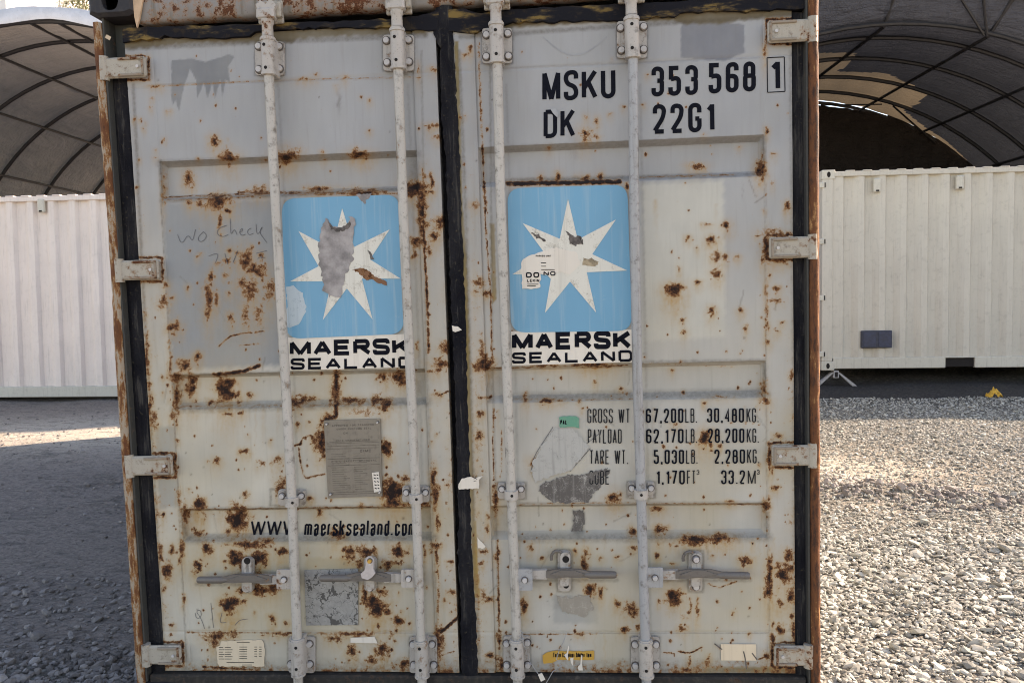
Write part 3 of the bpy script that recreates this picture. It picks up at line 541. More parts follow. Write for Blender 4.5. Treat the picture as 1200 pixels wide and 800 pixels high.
    # free speckle: denser low down
    for k in range(1400):
        cx, cy = rg.uniform(150, 935), rg.uniform(60, 785)
        if rg.random() > .12+.88*max(0, (cy-150)/640)**1.3: continue
        r = rg.uniform(.2, 1.0)*(1.6 if rg.random() < .12 else 1); m = (abs(px-cx) < 6) & (abs(py-cy) < 6)
        if m.any():
            d = np.hypot(px[m]-cx, (py[m]-cy)*.8)/(r+.6); v = .8*np.clip(1.25-.7*d, 0, 1); 
            if rg.random() < .85: rust[m] = np.maximum(rust[m], v); stain[m] = np.maximum(stain[m], .3*np.exp(-(d/2)**2))
            else: dirt[m] = np.maximum(dirt[m], np.exp(-(d*1.5)**2))
    for k in range(70):                                # long faint rust runs down from seams and bands
        x0 = rg.uniform(190, 925); y0 = float(rg.choice([238, 480, 632, 742, 480, 632])) + rg.uniform(-4, 3); L = rg.uniform(12, 70)
        m = (abs(px-x0) < 8) & (py > y0-2) & (py < y0+L)
        if m.any(): stain[m] = np.maximum(stain[m], rg.uniform(.2, .55)*np.exp(-((px[m]-x0+wx[m])/rg.uniform(.8, 2.6))**2)*(1-(py[m]-y0)/L))
    edge = np.exp(-np.minimum(np.minimum(abs(px-(150+(py-60)*.062)), abs(px-932)), np.minimum(abs(px-(514+(py-40)*.037)), abs(px-(552+py*.012))))/9)*np.clip((py-60)/500, .15, 1)
    rust = np.maximum(rust, edge*(.25+.55*N7*N15*2)*.54); stain = np.maximum(stain, edge*.55*(N15+.3))
    low_ = np.clip((py-768)/16, 0, 1); dirt = np.maximum(dirt, low_*(.35+.6*N7)); rust = np.maximum(rust, low_*N7*.72)
    for k in range(60):                                # fine scratches
        cx, cy, a, L = rg.uniform(190, 930), rg.uniform(120, 780), rg.normal(1.4, .7), rg.uniform(4, 26)
        seg([(cx, cy), (cx+L*math.cos(a), cy+L*math.sin(a))], .5, rg.uniform(.25, .6), dirt)
    # paint colour; paler low down, partly ground bounce painted in
    low = np.clip((py-170)/330, 0, 1)[:, None]; left = np.clip((620-px)/420, 0, 1)[:, None]
    top_c = np.array([.360, .362, .368]); mid_c = np.array([.50, .475, .425]); ll = np.array([.60, .555, .455])
    pc = top_c*(1-low)+(mid_c*(1-left*.7)+ll*left*.7)*low
    v = wob(px, py, .021, .03)[:, None]; pc = pc*(1+v)
    for poly, col, soft in PATCH:
        X, Y = px+wx*min(1, soft*.6), py+wy*min(1, soft*.6); ins = np.zeros(n, bool); dm = np.full(n, 1e9)
        for (x0, y0), (x1, y1) in zip(poly, poly[1:]+poly[:1]):
            c = ((y0 > Y) != (y1 > Y)) & (X < (x1-x0)*(Y-y0)/((y1-y0) or 1e-9)+x0); ins ^= c
            dx, dy = x1-x0, y1-y0; t = np.clip(((X-x0)*dx+(Y-y0)*dy)/(dx*dx+dy*dy), 0, 1); dm = np.minimum(dm, np.hypot(X-x0-t*dx, Y-y0-t*dy))
        a = np.where(ins, .5+.5*np.clip(dm/soft, 0, 1), .5-.5*np.clip(dm/soft, 0, 1))[:, None]
        pc = pc*(1-a)+np.array(col)*a
    W = np.stack([np.clip(rust, 0, 1.5), np.clip(stain, 0, .95), np.clip(dirt, 0, 1), np.ones(n)], 1).astype(np.float32)
    a = me.attributes.new('wear_shade', 'FLOAT_COLOR', 'POINT'); a.data.foreach_set('color', W.ravel())
    pc = pc*(1+.07*(vnoise(px, py, 30, 21)-.5)[:, None]+.05*(vnoise(px*6, py, 22, 22)-.5)[:, None]); yel = (np.clip(vnoise(px, py, 55, 23)*1.6-.45, 0, 1)*np.clip((py-250)/350, 0, 1)*.6)[:, None]; pc = pc*(1-yel)+np.array([.46, .38, .24])*yel
    Pc = np.concatenate([pc, np.ones((n, 1))], 1).astype(np.float32)
    a = me.attributes.new('paint', 'FLOAT_COLOR', 'POINT'); a.data.foreach_set('color', Pc.ravel())

BANDS = [(1.986, 1.851), (1.238, 1.112), (.752, .629)]
SEAMS = [2.240, .296]
LEAF = {0: (-1.022, -.112, (-.112, -.031)), 1: (.098, 1.047, (.003, .098))}
def depth(gx, gz, leaf):
    xs0, xs1, stile = LEAF[leaf]; gx = np.asarray(gx, float); gz = np.asarray(gz, float); d = np.zeros_like(gx)
    for a, b in BANDS:
        q = np.minimum((a-gz)/.017, (gz-b)/.021)
        if leaf: q = np.minimum(q, (xs1-gx)/.011); q = np.minimum(q, (gx-xs0)/.006)
        else: q = np.minimum(q, (gx-xs0)/.011); q = np.minimum(q, (xs1-gx)/.006)
        d = np.maximum(d, .035*np.clip(q, 0, 1))
    for z in SEAMS: d = d+.0022*np.exp(-((gz-z)/.0035)**2)
    for x in ((xs0, xs1)): d = d+.002*np.exp(-((gx-x)/.004)**2)
    sgn = (gx > stile[0]) & (gx < stile[1]); d = np.where(sgn, d-.007, d)
    d = d+.002+.0013*np.sin(gx*7+gz*3)*np.sin(gz*5.3+1)+.0005*np.sin(gx*19+2*np.sin(gz*11))+.0003*np.sin(gz*43+gx*31)
    for cx, cz, rr, dp in ((-.80, 1.62, .1, .006), (.85, 1.45, .12, .005), (-.8, .47, .09, .006), (.80, .45, .1, .005), (-.3, .95, .08, .004), (.2, 2.36, .07, .004)):
        d = d+dp*np.exp(-((gx-cx)**2+(gz-cz)**2)/rr**2)
    return d
def surf(x, z): return float(depth(x, z, 0 if x < -.015 else 1))
def door(name, label, xl, xr, leaf):
    """one leaf: a pressed steel sheet with three recessed bands, seams, a proud meeting stile and small dents"""
    zb, zt = Z_BOT, Z_TOP+.03; st = .0046
    X = list(np.arange(xl, xr, st))+[xr]; Z = list(np.arange(zb, zt, st))+[zt]
    zk = [v for a, b in BANDS for v in (a, a-.017, b+.021, b)]; a0, a1, sp = LEAF[leaf]
    xk = [a0, a1]+([a1-.011, a0+.006] if leaf else [a0+.011, a1-.006])+[v+e for v in sp for e in (-.0004, .0004)]
    def snap(A, K):
        A = np.array(A)
        for k in K:
            i = int(np.argmin(abs(A-k)))
            if 0 < i < len(A)-1 and abs(A[i]-k) > 1e-6: A[i] = k
        return np.unique(np.round(np.concatenate([A, K]), 6))
    X = snap(X, [k for k in xk if xl < k < xr]); Z = snap(Z, zk); gx, gz = np.meshgrid(X, Z); d = depth(gx, gz, leaf)
    V = np.stack([gx, d, gz], -1).reshape(-1, 3); nx, nz = len(X), len(Z)
    i = np.arange(nx-1)[None, :]+np.arange(nz-1)[:, None]*nx; Q = np.stack([i, i+1, i+nx+1, i+nx], -1).reshape(-1, 4)
    # rim back so that the leaf has thickness
    n0 = len(V); bt = []
    ring = [k for k in range(nx)]+[k*nx+nx-1 for k in range(1, nz)]+[(nz-1)*nx+k for k in range(nx-2, -1, -1)]+[k*nx for k in range(nz-2, 0, -1)]
    Vb = V[ring].copy(); Vb[:, 1] = .045; V = np.concatenate([V, Vb]); m = len(ring)
    q2 = np.array([[ring[k], n0+k, n0+(k+1) % m, ring[(k+1) % m]] for k in range(m)]); Q = np.concatenate([Q, q2])
    o = np_mesh(name, V, Q, M['door'], root); 
    if label: o['label'] = label
    o.data.set_sharp_from_angle(angle=R(24)); painter(o, 5); return o
xg = P(525, 400)[0]
DL_ = door('door', 'left door leaf with worn blue star panel and data plate', -1.119, -.032, 0)
DR_ = door('door', 'right door leaf with MSKU number and weight figures', .004, 1.138, 1)

# ---- gaskets: black rubber between the leaves, round the frame
def strip(name, left, right, y0, y1, mat, parent=root):
    """left/right photo polylines with equal counts"""
    mb = MB(); n = len(left); V = []
    for a, b in zip(left, right):
        A, B = P(*a, 0), P(*b, 0); V += [(A[0], y0, A[2]), (A[0]*.7+B[0]*.3, y0-.007, A[2]), (A[0]*.3+B[0]*.7, y0-.007, B[2]), (B[0], y0, B[2]), (A[0], y1, A[2]), (B[0], y1, B[2])]
    Fc = []
    for i in range(n-1):
        a, b = i*6, i*6+6
        for k in range(3): Fc.append((a+k, b+k, b+k+1, a+k+1))
        Fc += [(a+4, b+4, b, a), (a+3, b+3, b+5, a+5)]
    mb.add(V, Fc); return mb.build(name, mat, parent)
ys = [10,37,59,100,141,187,219,260,300,340,394,440,480,520,570,600,650,700,725,760,790,812]
lx = np.interp(ys, [0,19,37,59,141,187,250,400,431,525,570,600,650,700,787,812], [512,511,508,516,517.5,523,525,531,532.5,535.5,536.5,537.5,537,540,541,541.5])
rx = np.interp(ys, [0,34,78,162,219,394,440,520,555,625,675,725,785,812], [529,531.5,533,538,539.5,547,547.5,550,550,552.5,554,558,560,561])
rg = np.random.default_rng(3)
YS = np.arange(8, 812, 5.5); LX = np.interp(YS, ys, lx)+rg.normal(0, .55, len(YS)); RX = np.interp(YS, ys, rx)+rg.normal(0, .6, len(YS))
strip('door_gasket', [(a, y) for a, y in zip(LX, YS)], [(b, y) for b, y in zip(RX, YS)], -.008, .04, M['gasket'])
# top gasket: ragged lower lip
def hstrip(name, top, bot, y0, y1, mat):
    return strip(name, top, bot, y0, y1, mat)
xs = np.arange(146, 946, 7.0)
tp = np.interp(xs, [146,170,300,460,500,513,545,560,600,735,870,946], [34,34,30,24,19,13,12,17,13,6,0,-3])
bt = np.interp(xs, [146,165,200,240,290,300,330,400,450,500,515,545,600,700,735,790,800,872,946], [50,48,44,46,44,40,36,34,34,37,37,40,28,26,24,20,15,14,12])
hstrip('top_gasket', [(a, b) for a, b in zip(xs, tp+rg.normal(0, .5, len(xs)))], [(a, b) for a, b in zip(xs, bt+rg.normal(0, 1.1, len(xs)))], -.006, .05, M['topg'])
for nm, A, B in (('side_gasket', [(124,70),(138,250),(149.5,420),(160.5,617),(171.5,800)], [(150,70),(161,250),(173,420),(183,617),(196,800)]), ('side_gasket', [(925.5,14),(929,180),(930,442),(931.5,600),(932,800)], [(948,14),(949,180),(951,442),(951,600),(952,800)])):
    strip(nm, A, B, .012, .05, M['gasket'])

# ---- frame
MB().box(-.075, .05, .046, .052, .14, 2.45).build('light_stop_plate', M['gasket'], root)  # added plate that stops light leaking through the door gap
def fbox(name, x0, x1, y0, y1, z0, z1, mat, bev=.006, parent=root, label=None):
    o = MB().box(x0, x1, y0, y1, z0, z1, bev).build(name, mat, parent)
    if label: o['label'] = label
    return o
def post(side, mat):
    """rust-pitted outer flange built as a grid, so its edge wanders; rounded outer corner"""
    s = side; prof = [(1.183, .05), (1.184, .02), (1.184, -.028), (1.190, -.036), (1.200, -.036), (1.209, -.033), (1.215, -.024), (1.219, -.008), (1.219, .16)]
    Z = np.arange(.118, 2.473, .03); V = []; rg = np.random.default_rng(11+s)
    for z in Z:
        e = rg.normal(0, .0010, 2)
        bow = -.006*math.exp(-((z-1.75)/.35)**2) if s < 0 else 0
        for i, (x, y) in enumerate(prof): V.append((s*(x+(e[0] if 1 < i < 4 else (e[1]*.6 if i > 4 else 0))+bow), y+rg.normal(0, .0007), z))
    n = len(prof); Fc = [(a*n+k, a*n+k+1, (a+1)*n+k+1, (a+1)*n+k) for a in range(len(Z)-1) for k in range(n-1)]
    if s > 0: Fc = [f[::-1] for f in Fc]
    return mesh_obj('corner_post', V, Fc, mat, root, True)
post(-1, M['post']); post(1, M['post_r'])
for s in (-1, 1):
    fbox('door_jamb', s*1.105, s*1.181, .046, .10, .13, 2.474, M['postin'], .004); fbox('post_web', s*1.1755, s*1.1825, -.024, .046, .119, 2.474, M['jamb'], .002)
# header: a channel with a proud lip, dirt and rust on it
zh0 = P(330, 30)[2]
def header():
    V = []; xs = np.linspace(-1.055, 1.055, 120); prof = [(.03, 2.452), (-.012, 2.452), (-.022, 2.462), (-.024, 2.52), (-.018, 2.575), (-.006, 2.586), (.12, 2.588)]
    for i, x in enumerate(xs):
        for y, z in prof: V.append((x, y+.0012*math.sin(x*23+z*40), z+(.002*math.sin(x*14)+.0015*math.sin(x*57) if z < 2.5 else 0)))
    n = len(prof); return mesh_obj('header', V, [(a*n+k, (a+1)*n+k, (a+1)*n+k+1, a*n+k+1) for a in range(len(xs)-1) for k in range(n-1)], M['header'], root, True)
hd = header()
fbox('sill', -1.17, 1.17, -.020, .12, .012, Z_BOT-.006, M['sill'], .006)
def casting(x0, x1, y0, y1, z0, z1):
    """hollow corner casting with an oval slot in its face"""
    mb = MB(); t = .028; cx, cz = (x0+x1)/2, (z0+z1)/2; n = 24; w2, h2 = (x1-x0)/2, (z1-z0)/2; b = .012
    def sq(k, w, h):
        a = 2*math.pi*k/n; c, s = math.cos(a), math.sin(a); m = max(abs(c)/w, abs(s)/h); return c/m, s/m
    def ov(k): a = 2*math.pi*k/n; return .030*math.copysign(abs(math.cos(a))**.7, math.cos(a)), .041*math.copysign(abs(math.sin(a))**.85, math.sin(a))
    V = []
    for f, y in (((lambda k: ov(k)), y0+t), ((lambda k: ov(k)), y0), ((lambda k: sq(k, w2-b, h2-b)), y0), ((lambda k: sq(k, w2, h2)), y0+b), ((lambda k: sq(k, w2, h2)), y1), ((lambda k: (0.2*sq(k, w2, h2)[0], .2*sq(k, w2, h2)[1])), y1)):
        for k in range(n): p = f(k); V.append((cx+p[0], y, cz+p[1]))
    Fc = [(r*n+k, r*n+(k+1) % n, (r+1)*n+(k+1) % n, (r+1)*n+k) for r in range(5) for k in range(n)]
    mb.add(V, Fc); return mb.build('corner_casting', M['cast'], root, True)
for x0, x1 in ((-1.219, -1.057), (1.057, 1.219)):
    casting(x0, x1, -.042, .136, 2.473, 2.591); casting(x0, x1, -.042, .136, 0, .118)
    casting(x0, x1, LEN-.2, LEN-.02, 2.473, 2.591); casting(x0, x1, LEN-.2, LEN-.02, 0, .118)
# added wedge between casting and header, its tan colour standing for sunlight
q = [P(*p, -.03) for p in ((155.5, -12), (170, -12), (164, 22), (161, 33), (158, 20))]
MB().prism([(a[0], a[2]) for a in q], -.034, -.026).build('sunlit_wedge', plain('painted_sunlight_tan', (.62, .42, .27), .7, .2), root)
# body behind the doors
def corr(length, z0, z1, pitch=.278, depth=.036, nz=1):
    """trapezoid-corrugated sheet along x from 0 to length, outside face at y=0, recesses to +depth"""
    xs = [0]; ds = [0]; x = .05
    while x < length-.1:
        for dx, d in ((.070, 0), (.068, depth), (.070, depth), (.070, 0)):
            xs.append(x); ds.append(0 if d == 0 and dx == .07 and len(xs) % 4 == 2 else d); x += dx if False else 0
        x0 = x; xs = xs[:-4]; ds = ds[:-4]
        for xx, d in ((0, 0), (.072, 0), (.108, depth), (.208, depth), (.244, 0)): xs.append(x0+xx); ds.append(d)
        x = x0+pitch
    xs.append(length); ds.append(0); V = []
    for xx, d in zip(xs, ds): V += [(xx, d, z0), (xx, d, z1)]
    return V, [(2*i, 2*i+2, 2*i+3, 2*i+1) for i in range(len(xs)-1)]
for s in (-1, 1):
    V, Fc = corr(LEN-.34, .15, 2.50); V = [(s*(1.212-y), x+.15, z) for x, y, z in V]
    mesh_obj('side_wall', V, Fc, M['side'], root)
    fbox('bottom_rail', s*1.15, s*1.214, .14, LEN-.2, .03, .15, M['side']); fbox('top_rail', s*1.15, s*1.214, .14, LEN-.2, 2.50, 2.56, M['side'])
    fbox('rear_post', s*1.09, s*1.219, LEN-.15, LEN-.03, .118, 2.473, M['side'])
V, Fc = corr(LEN-.3, -1.15, 1.15, .209, .02); mesh_obj('roof_sheet', [(z, x+.13, 2.565-y) for x, y, z in V], Fc, M['side'], root)
V, Fc = corr(2.2, .15, 2.5, .25, .045); mesh_obj('end_wall', [(x-1.1, LEN-.06-y, z) for x, y, z in V], Fc, M['side'], root)
fbox('floor', -1.15, 1.15, .12, LEN-.1, .12, .15, M['sill'])

# ---- hinges
def hinge(x0, x1, yc, hh, right, door_, rusty=0):
    y = -.018; a, b = P(x0, yc, y), P(x1, yc, y); h = hh/345/2; z = (a[2]+b[2])/2; mb = MB()
    zt, zb = z+h, z-h; X0, X1 = a[0], b[0]
    sgn = 1 if right else -1; xin, xout = (X0, X1) if right else (X1, X0)   # xin on the leaf, xout at the post
    mb.box(min(xin, xout), max(xin, xout), -.030, -.012, zb, zt, .006)
    o = mb.build('hinge', M['hinge_r'] if rusty else M['hinge'], door_); mb = MB()
    L = abs(xout-xin); e = xin+sgn*.004
    mb.box(min(e, e+sgn*L*.55), max(e, e+sgn*L*.55), -.036, -.028, zt-.012, zt-.003, .002)       # folded rims
    mb.box(min(e, e+sgn*L*.55), max(e, e+sgn*L*.55), -.036, -.028, zb+.003, zb+.012, .002)
    mb.box(min(e, e+sgn*.008), max(e, e+sgn*.008), -.036, -.028, zb+.004, zt-.004, .002)
    mb.box(min(xin+sgn*.01, xin+sgn*.05), max(xin+sgn*.01, xin+sgn*.05), -.014, .012, zb+.006, zt-.006, 0)
    mb.build('hinge_rim', M['hinge_edge'], door_)
    MB().cyl_y(xin+sgn*.024, z, -.037, -.028, .006, 10).build('rivet', M['bolt'], o) if False else None
    k = MB(); k.tube([(xout-sgn*.014, -.022, zb-.006), (xout-sgn*.014, -.022, zt+.006)], .0165, 14); k.build('hinge_knuckle', M['hinge'], door_, True)
    c = MB(); c.cyl_y(xin+sgn*.026, z, -.0345, -.029, .0055, 10); c.build('rivet', M['bolt'], door_)
for x0, x1, yc in ((118,172,80), (136,187,316.5), (148,203,545), (168,213,766)): hinge(x0, x1, yc, 24, False, DL_)
for i, (x0, x1, yc) in enumerate(((899,957,37), (901,957,290), (904,957,533), (907,952,767))): hinge(x0, x1, yc, 24, True, DR_)

# ---- locking bars, guides, cams
YB = -.052
def vcyl(mb, cx, y0, y1, rpx, yb=YB, n=20):
    """upright cylinder from photo row y0 to y1, centre columns cx=(x at y0, x at y1)"""
    a, b = P(cx[0], y0, yb), P(cx[1], y1, yb); mb.tube([a, b], rpx/352, n); return a, b
def bar_x(k, y): return float(np.interp(y, *BAR[k]))
BAR = {1: ([0,100,200,420,570,740,800], [312.5,315.5,321,333,341.5,348,350]), 2: ([0,90,250,440,570,745,800], [464.5,467,472.5,481,487,493,495]),
       3: ([0,80,250,450,570,735,800], [580.5,583,587,594.5,599,605,607]), 4: ([0,70,250,450,570,740,800], [739.5,741.5,743.5,747,751,756,758])}
def plate_px(mb, x0, x1, y0, y1, r, ya, yb):
    c = rrect([(x0, y0), (x1, y0), (x1, y1), (x0, y1)], r, 4); q = [P(a, b, ya) for a, b in c]; mb.prism([(p[0], p[2]) for p in q], ya, yb)
def bolt(px, py, y, r, parent, mat=None):
    a = P(px, py, y); mb = MB(); rr = r/350
    mb.cyl_y(a[0], a[2], y-.012, y-.003, rr*1.0, 12, rr*1.12); o = mb.build('bolt', mat or M['bolt'], parent)
    wsh = MB().cyl_y(a[0], a[2], y-.003, y, rr*1.5, 16); wsh.build('washer', M['washer'], parent); return o
def dark_hole(px, py, y, r, parent):
    a = P(px, py, y); mb = MB(); mb.cyl_y(a[0], a[2], y, y+.002, r/350, 12); return mb.build('bolt_hole', M['hole'], parent)
def guide(k, y0, y1, parent, pl, bl, holes, mat):
    """bearing housing round a bar: pl plate rect, bl bolts"""
    x = (bar_x(k, y0), bar_x(k, y1)); mb = MB(); vcyl(mb, x, y0, y1, 8.2); a, b = P(x[0], y0, YB), P(x[1], y1, YB)
    r = 8.2/352; mb.box(min(a[0], b[0])-r*.9, max(a[0], b[0])+r*.9, YB, -.006, b[2], a[2], .004)
    for yy, xx in ((y0+3, x[0]), (y1-2, x[1])):
        m2 = P(xx, yy, YB); mb.tube([(m2[0], YB, m2[2]-.004), (m2[0], YB, m2[2]+.004)], 9.2/352, 20)
    o = mb.build('bar_guide', mat, parent, True)
    p = MB(); plate_px(p, *pl, 4, -.012, -.0015); p.build('guide_plate', mat, parent)
    for q in bl: bolt(q[0], q[1], -.012, 3.4, parent)
    yf = YB-r-.0008
    for q in holes: dark_hole(q[0], q[1], yf, 1.9, parent)
def saddle(k, yc, parent, mat):
    x = bar_x(k, yc); mb = MB(); vcyl(mb, (x-.2, x+.2), yc-1, yc+9.5, 8.4)
    c = [(x-14, yc-8), (x-8, yc-9), (x-7, yc+1), (x+7, yc+1), (x+8, yc-9), (x+14, yc-8), (x+14.5, yc+2), (x+9, yc+6), (x+5, yc+10), (x-5, yc+10), (x-9, yc+6), (x-14.5, yc+2)]
    q = [P(a, b, -.02) for a, b in c]; mb.prism([(p[0], p[2]) for p in q], -.028, -.004)
    mb.build('bar_saddle', mat, parent, True)
    p = MB(); plate_px(p, x-16, x+16, yc-10, yc+9, 4, -.008, -.001); p.build('saddle_plate', mat, parent)
    for s in (-11, 11.5): bolt(x+s, yc-2.5, -.028, 3.0, parent)
    dark_hole(x+.6, yc+6, YB-8.4/352-.0008, 1.7, parent)
def bar(k, ytop, parent, mat, mat2, low):
    mb = MB(); pts = []
    for y in np.linspace(ytop, 812, 12): pts.append(P(bar_x(k, y), y, YB))
    mb.tube(pts, 5.8/352, 20); o = mb.build('locking_bar', mat, parent, True)
    n = MB(); yb_ = ytop; pts = [P(bar_x(k, y), y, YB) for y in (yb_-1, yb_+3, yb_+5, yb_+18)]; n.tube(pts, [7.6/352, 7.4/352, 6.4/352, 6.6/352], 20); n.build('bar_collar', mat2, parent, True)
    # cam head above
    c = MB(); a = P(bar_x(k, ytop-6), ytop-6, YB); u = 1/350
    c.box(a[0]-11*u, a[0]+10*u, YB-.02, YB+.025, a[2]-5*u, a[2]+8*u, .006)
    c.prism([(a[0]-8*u, a[2]+4*u), (a[0]+9*u, a[2]+3*u), (a[0]+13*u, a[2]+11*u), (a[0]+6*u, a[2]+18*u), (a[0]+1*u, a[2]+12*u), (a[0]-6*u, a[2]+17*u), (a[0]-11*u, a[2]+11*u)], YB-.014, YB+.018)
    c.build('locking_cam', mat2, parent)
    kp = MB(); kp.box(a[0]-14*u, a[0]-9*u, -.05, -.018, a[2]-1*u, a[2]+16*u, .003); kp.box(a[0]+10*u, a[0]+16*u, -.05, -.018, a[2]-1*u, a[2]+16*u, .003); kp.box(a[0]-14*u, a[0]+16*u, -.03, -.016, a[2]-6*u, a[2]+20*u, .003)
    kp.build('cam_keeper', M['hinge'], root)
    return o
b1 = bar(1, 25, DL_, M['bar'], M['hard'], 0); b2 = bar(2, 14, DL_, M['bar'], M['hard'], 0)
b3 = bar(3, 8, DR_, M['bar'], M['hard'], 0); b4 = bar(4, 0, DR_, M['hardb'], M['hard'], 0)
guide(1, 44, 89, DL_, (299,333,49,88), ((303.5,55),(327.5,55),(304,82),(328,81)), ((309,52),(311,79)), M['hard'])
guide(2, 33, 82, DL_, (449,485,41,83), ((453,48),(479,47.5),(454,74),(479.5,73)), ((462,43),(464,70)), M['hard'])
guide(3, 26, 75, DR_, (565,600,33,74), ((570,41.5),(595,40),(570,67),(596,66.5)), ((580.5,35),(581.5,63)), M['hard'])
guide(4, 20, 69, DR_, (723,758,25,68), ((727,33.5),(754,32),(728,59.5),(754,58.5)), ((740.5,28),(741,56)), M['hard'])
guide(1, 747, 791, DL_, (338,369,746,788), ((363,753.5),(363.5,777),(341,777)), ((346.5,759),(347,784)), M['hard'])
guide(2, 749, 793, DL_, (480,512,746,788), ((484,754),(506.5,754),(508.5,778),(485,778)), ((491.5,760),(492.5,785)), M['hard'])
guide(3, 748, 793, DR_, (590,621,745,787), ((593.5,753),(618,752),(618.5,778),(594,778)), ((604.5,760),(605,785)), M['hard'])
guide(4, 748, 793, DR_, (739.5,773,746,787), ((744,754),(768.5,754),(769,778.5),(744.5,779)), ((757,759),(757.5,786)), M['hard'])
for k, yc, d in ((1, 583, DL_), (2, 579, DL_), (3, 575, DR_), (4, 574, DR_)): saddle(k, yc, d, M['hard'])

# ---- handles
def flat_px(mb, pts, ya, yb):
    q = [P(a, b, ya) for a, b in pts]; mb.prism([(p[0], p[2]) for p in q], ya, yb)
def handle(door_, grip, mid, neck, hub, ret, yc, lab, drop=0):
    """grip/mid/neck: x ranges; hub rect; ret: retainer centre x and y range"""
    YH = -.046; g = MB(); a, b = P(grip[0], yc+drop, YH), P(grip[1], yc, YH); s = 1 if b[0] > a[0] else -1
    g.tube([(a[0], YH, a[2]), (a[0]+s*.006, YH, a[2]), (b[0]-s*.01, YH, b[2]), (b[0]+s*.012, YH, b[2])], [.009, .0122, .0125, .007], 14)
    h = g.build('door_handle', M['handle'], door_, True)
    if lab: h['label'] = lab
    m = MB(); x0, x1 = mid; w_ = x1-x0
    flat_px(m, [(x0-4*s, yc-2.5), (x0+w_*.22, yc-6), (x0+w_*.5, yc-6.5), (x0+w_*.78, yc-6), (x1, yc-4), (x1, yc+4), (x0+w_*.8, yc+4.5), (x0+w_*.5, yc+3), (x0+w_*.2, yc+4), (x0-4*s, yc+3)][::1], YH-.006, YH+.004)
    c0, c1 = x0+w_*.1, x0+w_*.9; flat_px(m, [(c0, yc-.5), (x0+w_*.35, yc-5), (x0+w_*.65, yc-5), (c1, yc-.5), (x0+w_*.65, yc+1.8), (x0+w_*.35, yc+1.8)], YH-.010, YH-.006)
    m.build('handle_lever', M['handle'], door_)
    n = MB(); flat_px(n, [(neck[0], yc-5.5), (neck[1], yc-4.5), (neck[1], yc+5), (neck[0], yc+5.5)], YH-.002, YH+.014); n.build('handle_neck', M['hard'], door_)
    u = MB(); plate_px(u, hub[0], hub[1], hub[2], hub[3], 2, YH-.014, YH-.006); plate_px(u, hub[0], hub[1], hub[2]+1, hub[3]-1, 2, YH-.003+.02, YH+.028)
    flat_px(u, [(hub[0]+1, hub[2]+3), (hub[0]+5, hub[2]+3), (hub[0]+5, hub[3]-3), (hub[0]+1, hub[3]-3)] if s < 0 else [(hub[1]-5, hub[2]+3), (hub[1]-1, hub[2]+3), (hub[1]-1, hub[3]-3), (hub[1]-5, hub[3]-3)], YH-.006, YH+.02)
    u.build('handle_hub', M['hard'] if door_ is DL_ else M['hardb'], door_); bolt((hub[0]+hub[1])/2, (hub[2]+hub[3])/2, YH-.014, 2.8, door_)
    r = MB(); x, y0, y1, w2 = ret
    c = rrect([(x-w2, y0), (x+w2, y0), (x+w2, y1), (x-w2, y1)], 6.5, 5); q = [P(*p, -.01) for p in c]; r.prism([(p[0], p[2]) for p in q], -.013, -.001)
    c = rrect([(x-w2+3, y0+1), (x+w2-1.5, y0+1), (x+w2-1.5, y0+22), (x-w2+3, y0+22)], 6, 5); q = [P(*p, -.02) for p in c]; r.prism([(p[0], p[2]) for p in q], -.030, -.012)
    c = rrect([(x-5, yc-9), (x+5, yc-9), (x+5, yc+13), (x-5, yc+13)], 3, 4); q = [P(*p, -.03) for p in c]; r.prism([(p[0], p[2]) for p in q], -.034, -.012)
    r.build('handle_retainer', M['hard'], door_)
    return YH
handle(DL_, (231.5,263), (262,318), (305,327), (324,342,667,690), (290.5,652.5,693.5,7), 679, None)
dark_hole(289.5, 657, -.0308, 4.2, DL_); bolt(290, 688.5, -.013, 3.6, DL_)
handle(DL_, (375,409), (407,458), (450,474), (470,488,667,688), (434,652,692,7.5), 677, None)
sh = MB(); flat_px(sh, [(428.5,655),(431,651.5),(435,651.5),(438,655),(437.5,666),(440,671),(436,676),(431,679),(424,677),(422.5,672),(427,668),(428.5,662)], -.068, -.064); sh.build('hasp', M['shiny'], DL_)
flat2 = MB(); plate_px(flat2, 471, 487, 683, 688.5, 1, -.05, -.03); flat2.build('hub_tab', M['hard'], DL_)
bolt(433.5, 656.5, -.068, 2.2, DL_, M['yellow']); bolt(434, 688, -.013, 3.2, DL_, M['shiny'])
handle(DR_, (722.5,688), (690,640), (641,622), (606,624,666.5,691.5), (661.5,645,692,8), 673, None, 0)
dark_hole(663, 655, -.0308, 4.2, DR_); dark_hole(663.3, 686, -.0140, 3.4, DR_)
for hx, hy in ((653, 653), (807.5, 654)):
    hk = MB(); hk.tube([P(hx+7*math.cos(t), hy-8*math.sin(t), -.022) for t in np.linspace(.35, 3.5, 9)], .0055, 8); hk.build('catch_hook', M['handle'], DR_, True)
handle(DR_, (878.5,842), (846,792), (795,776), (758,777,665,688), (815,646,692,8), 673.5, None, .5)
bolt(815.5, 654.5, -.030, 3.4, DR_, M['shiny']); bolt(815.5, 686.5, -.013, 3.4, DR_)
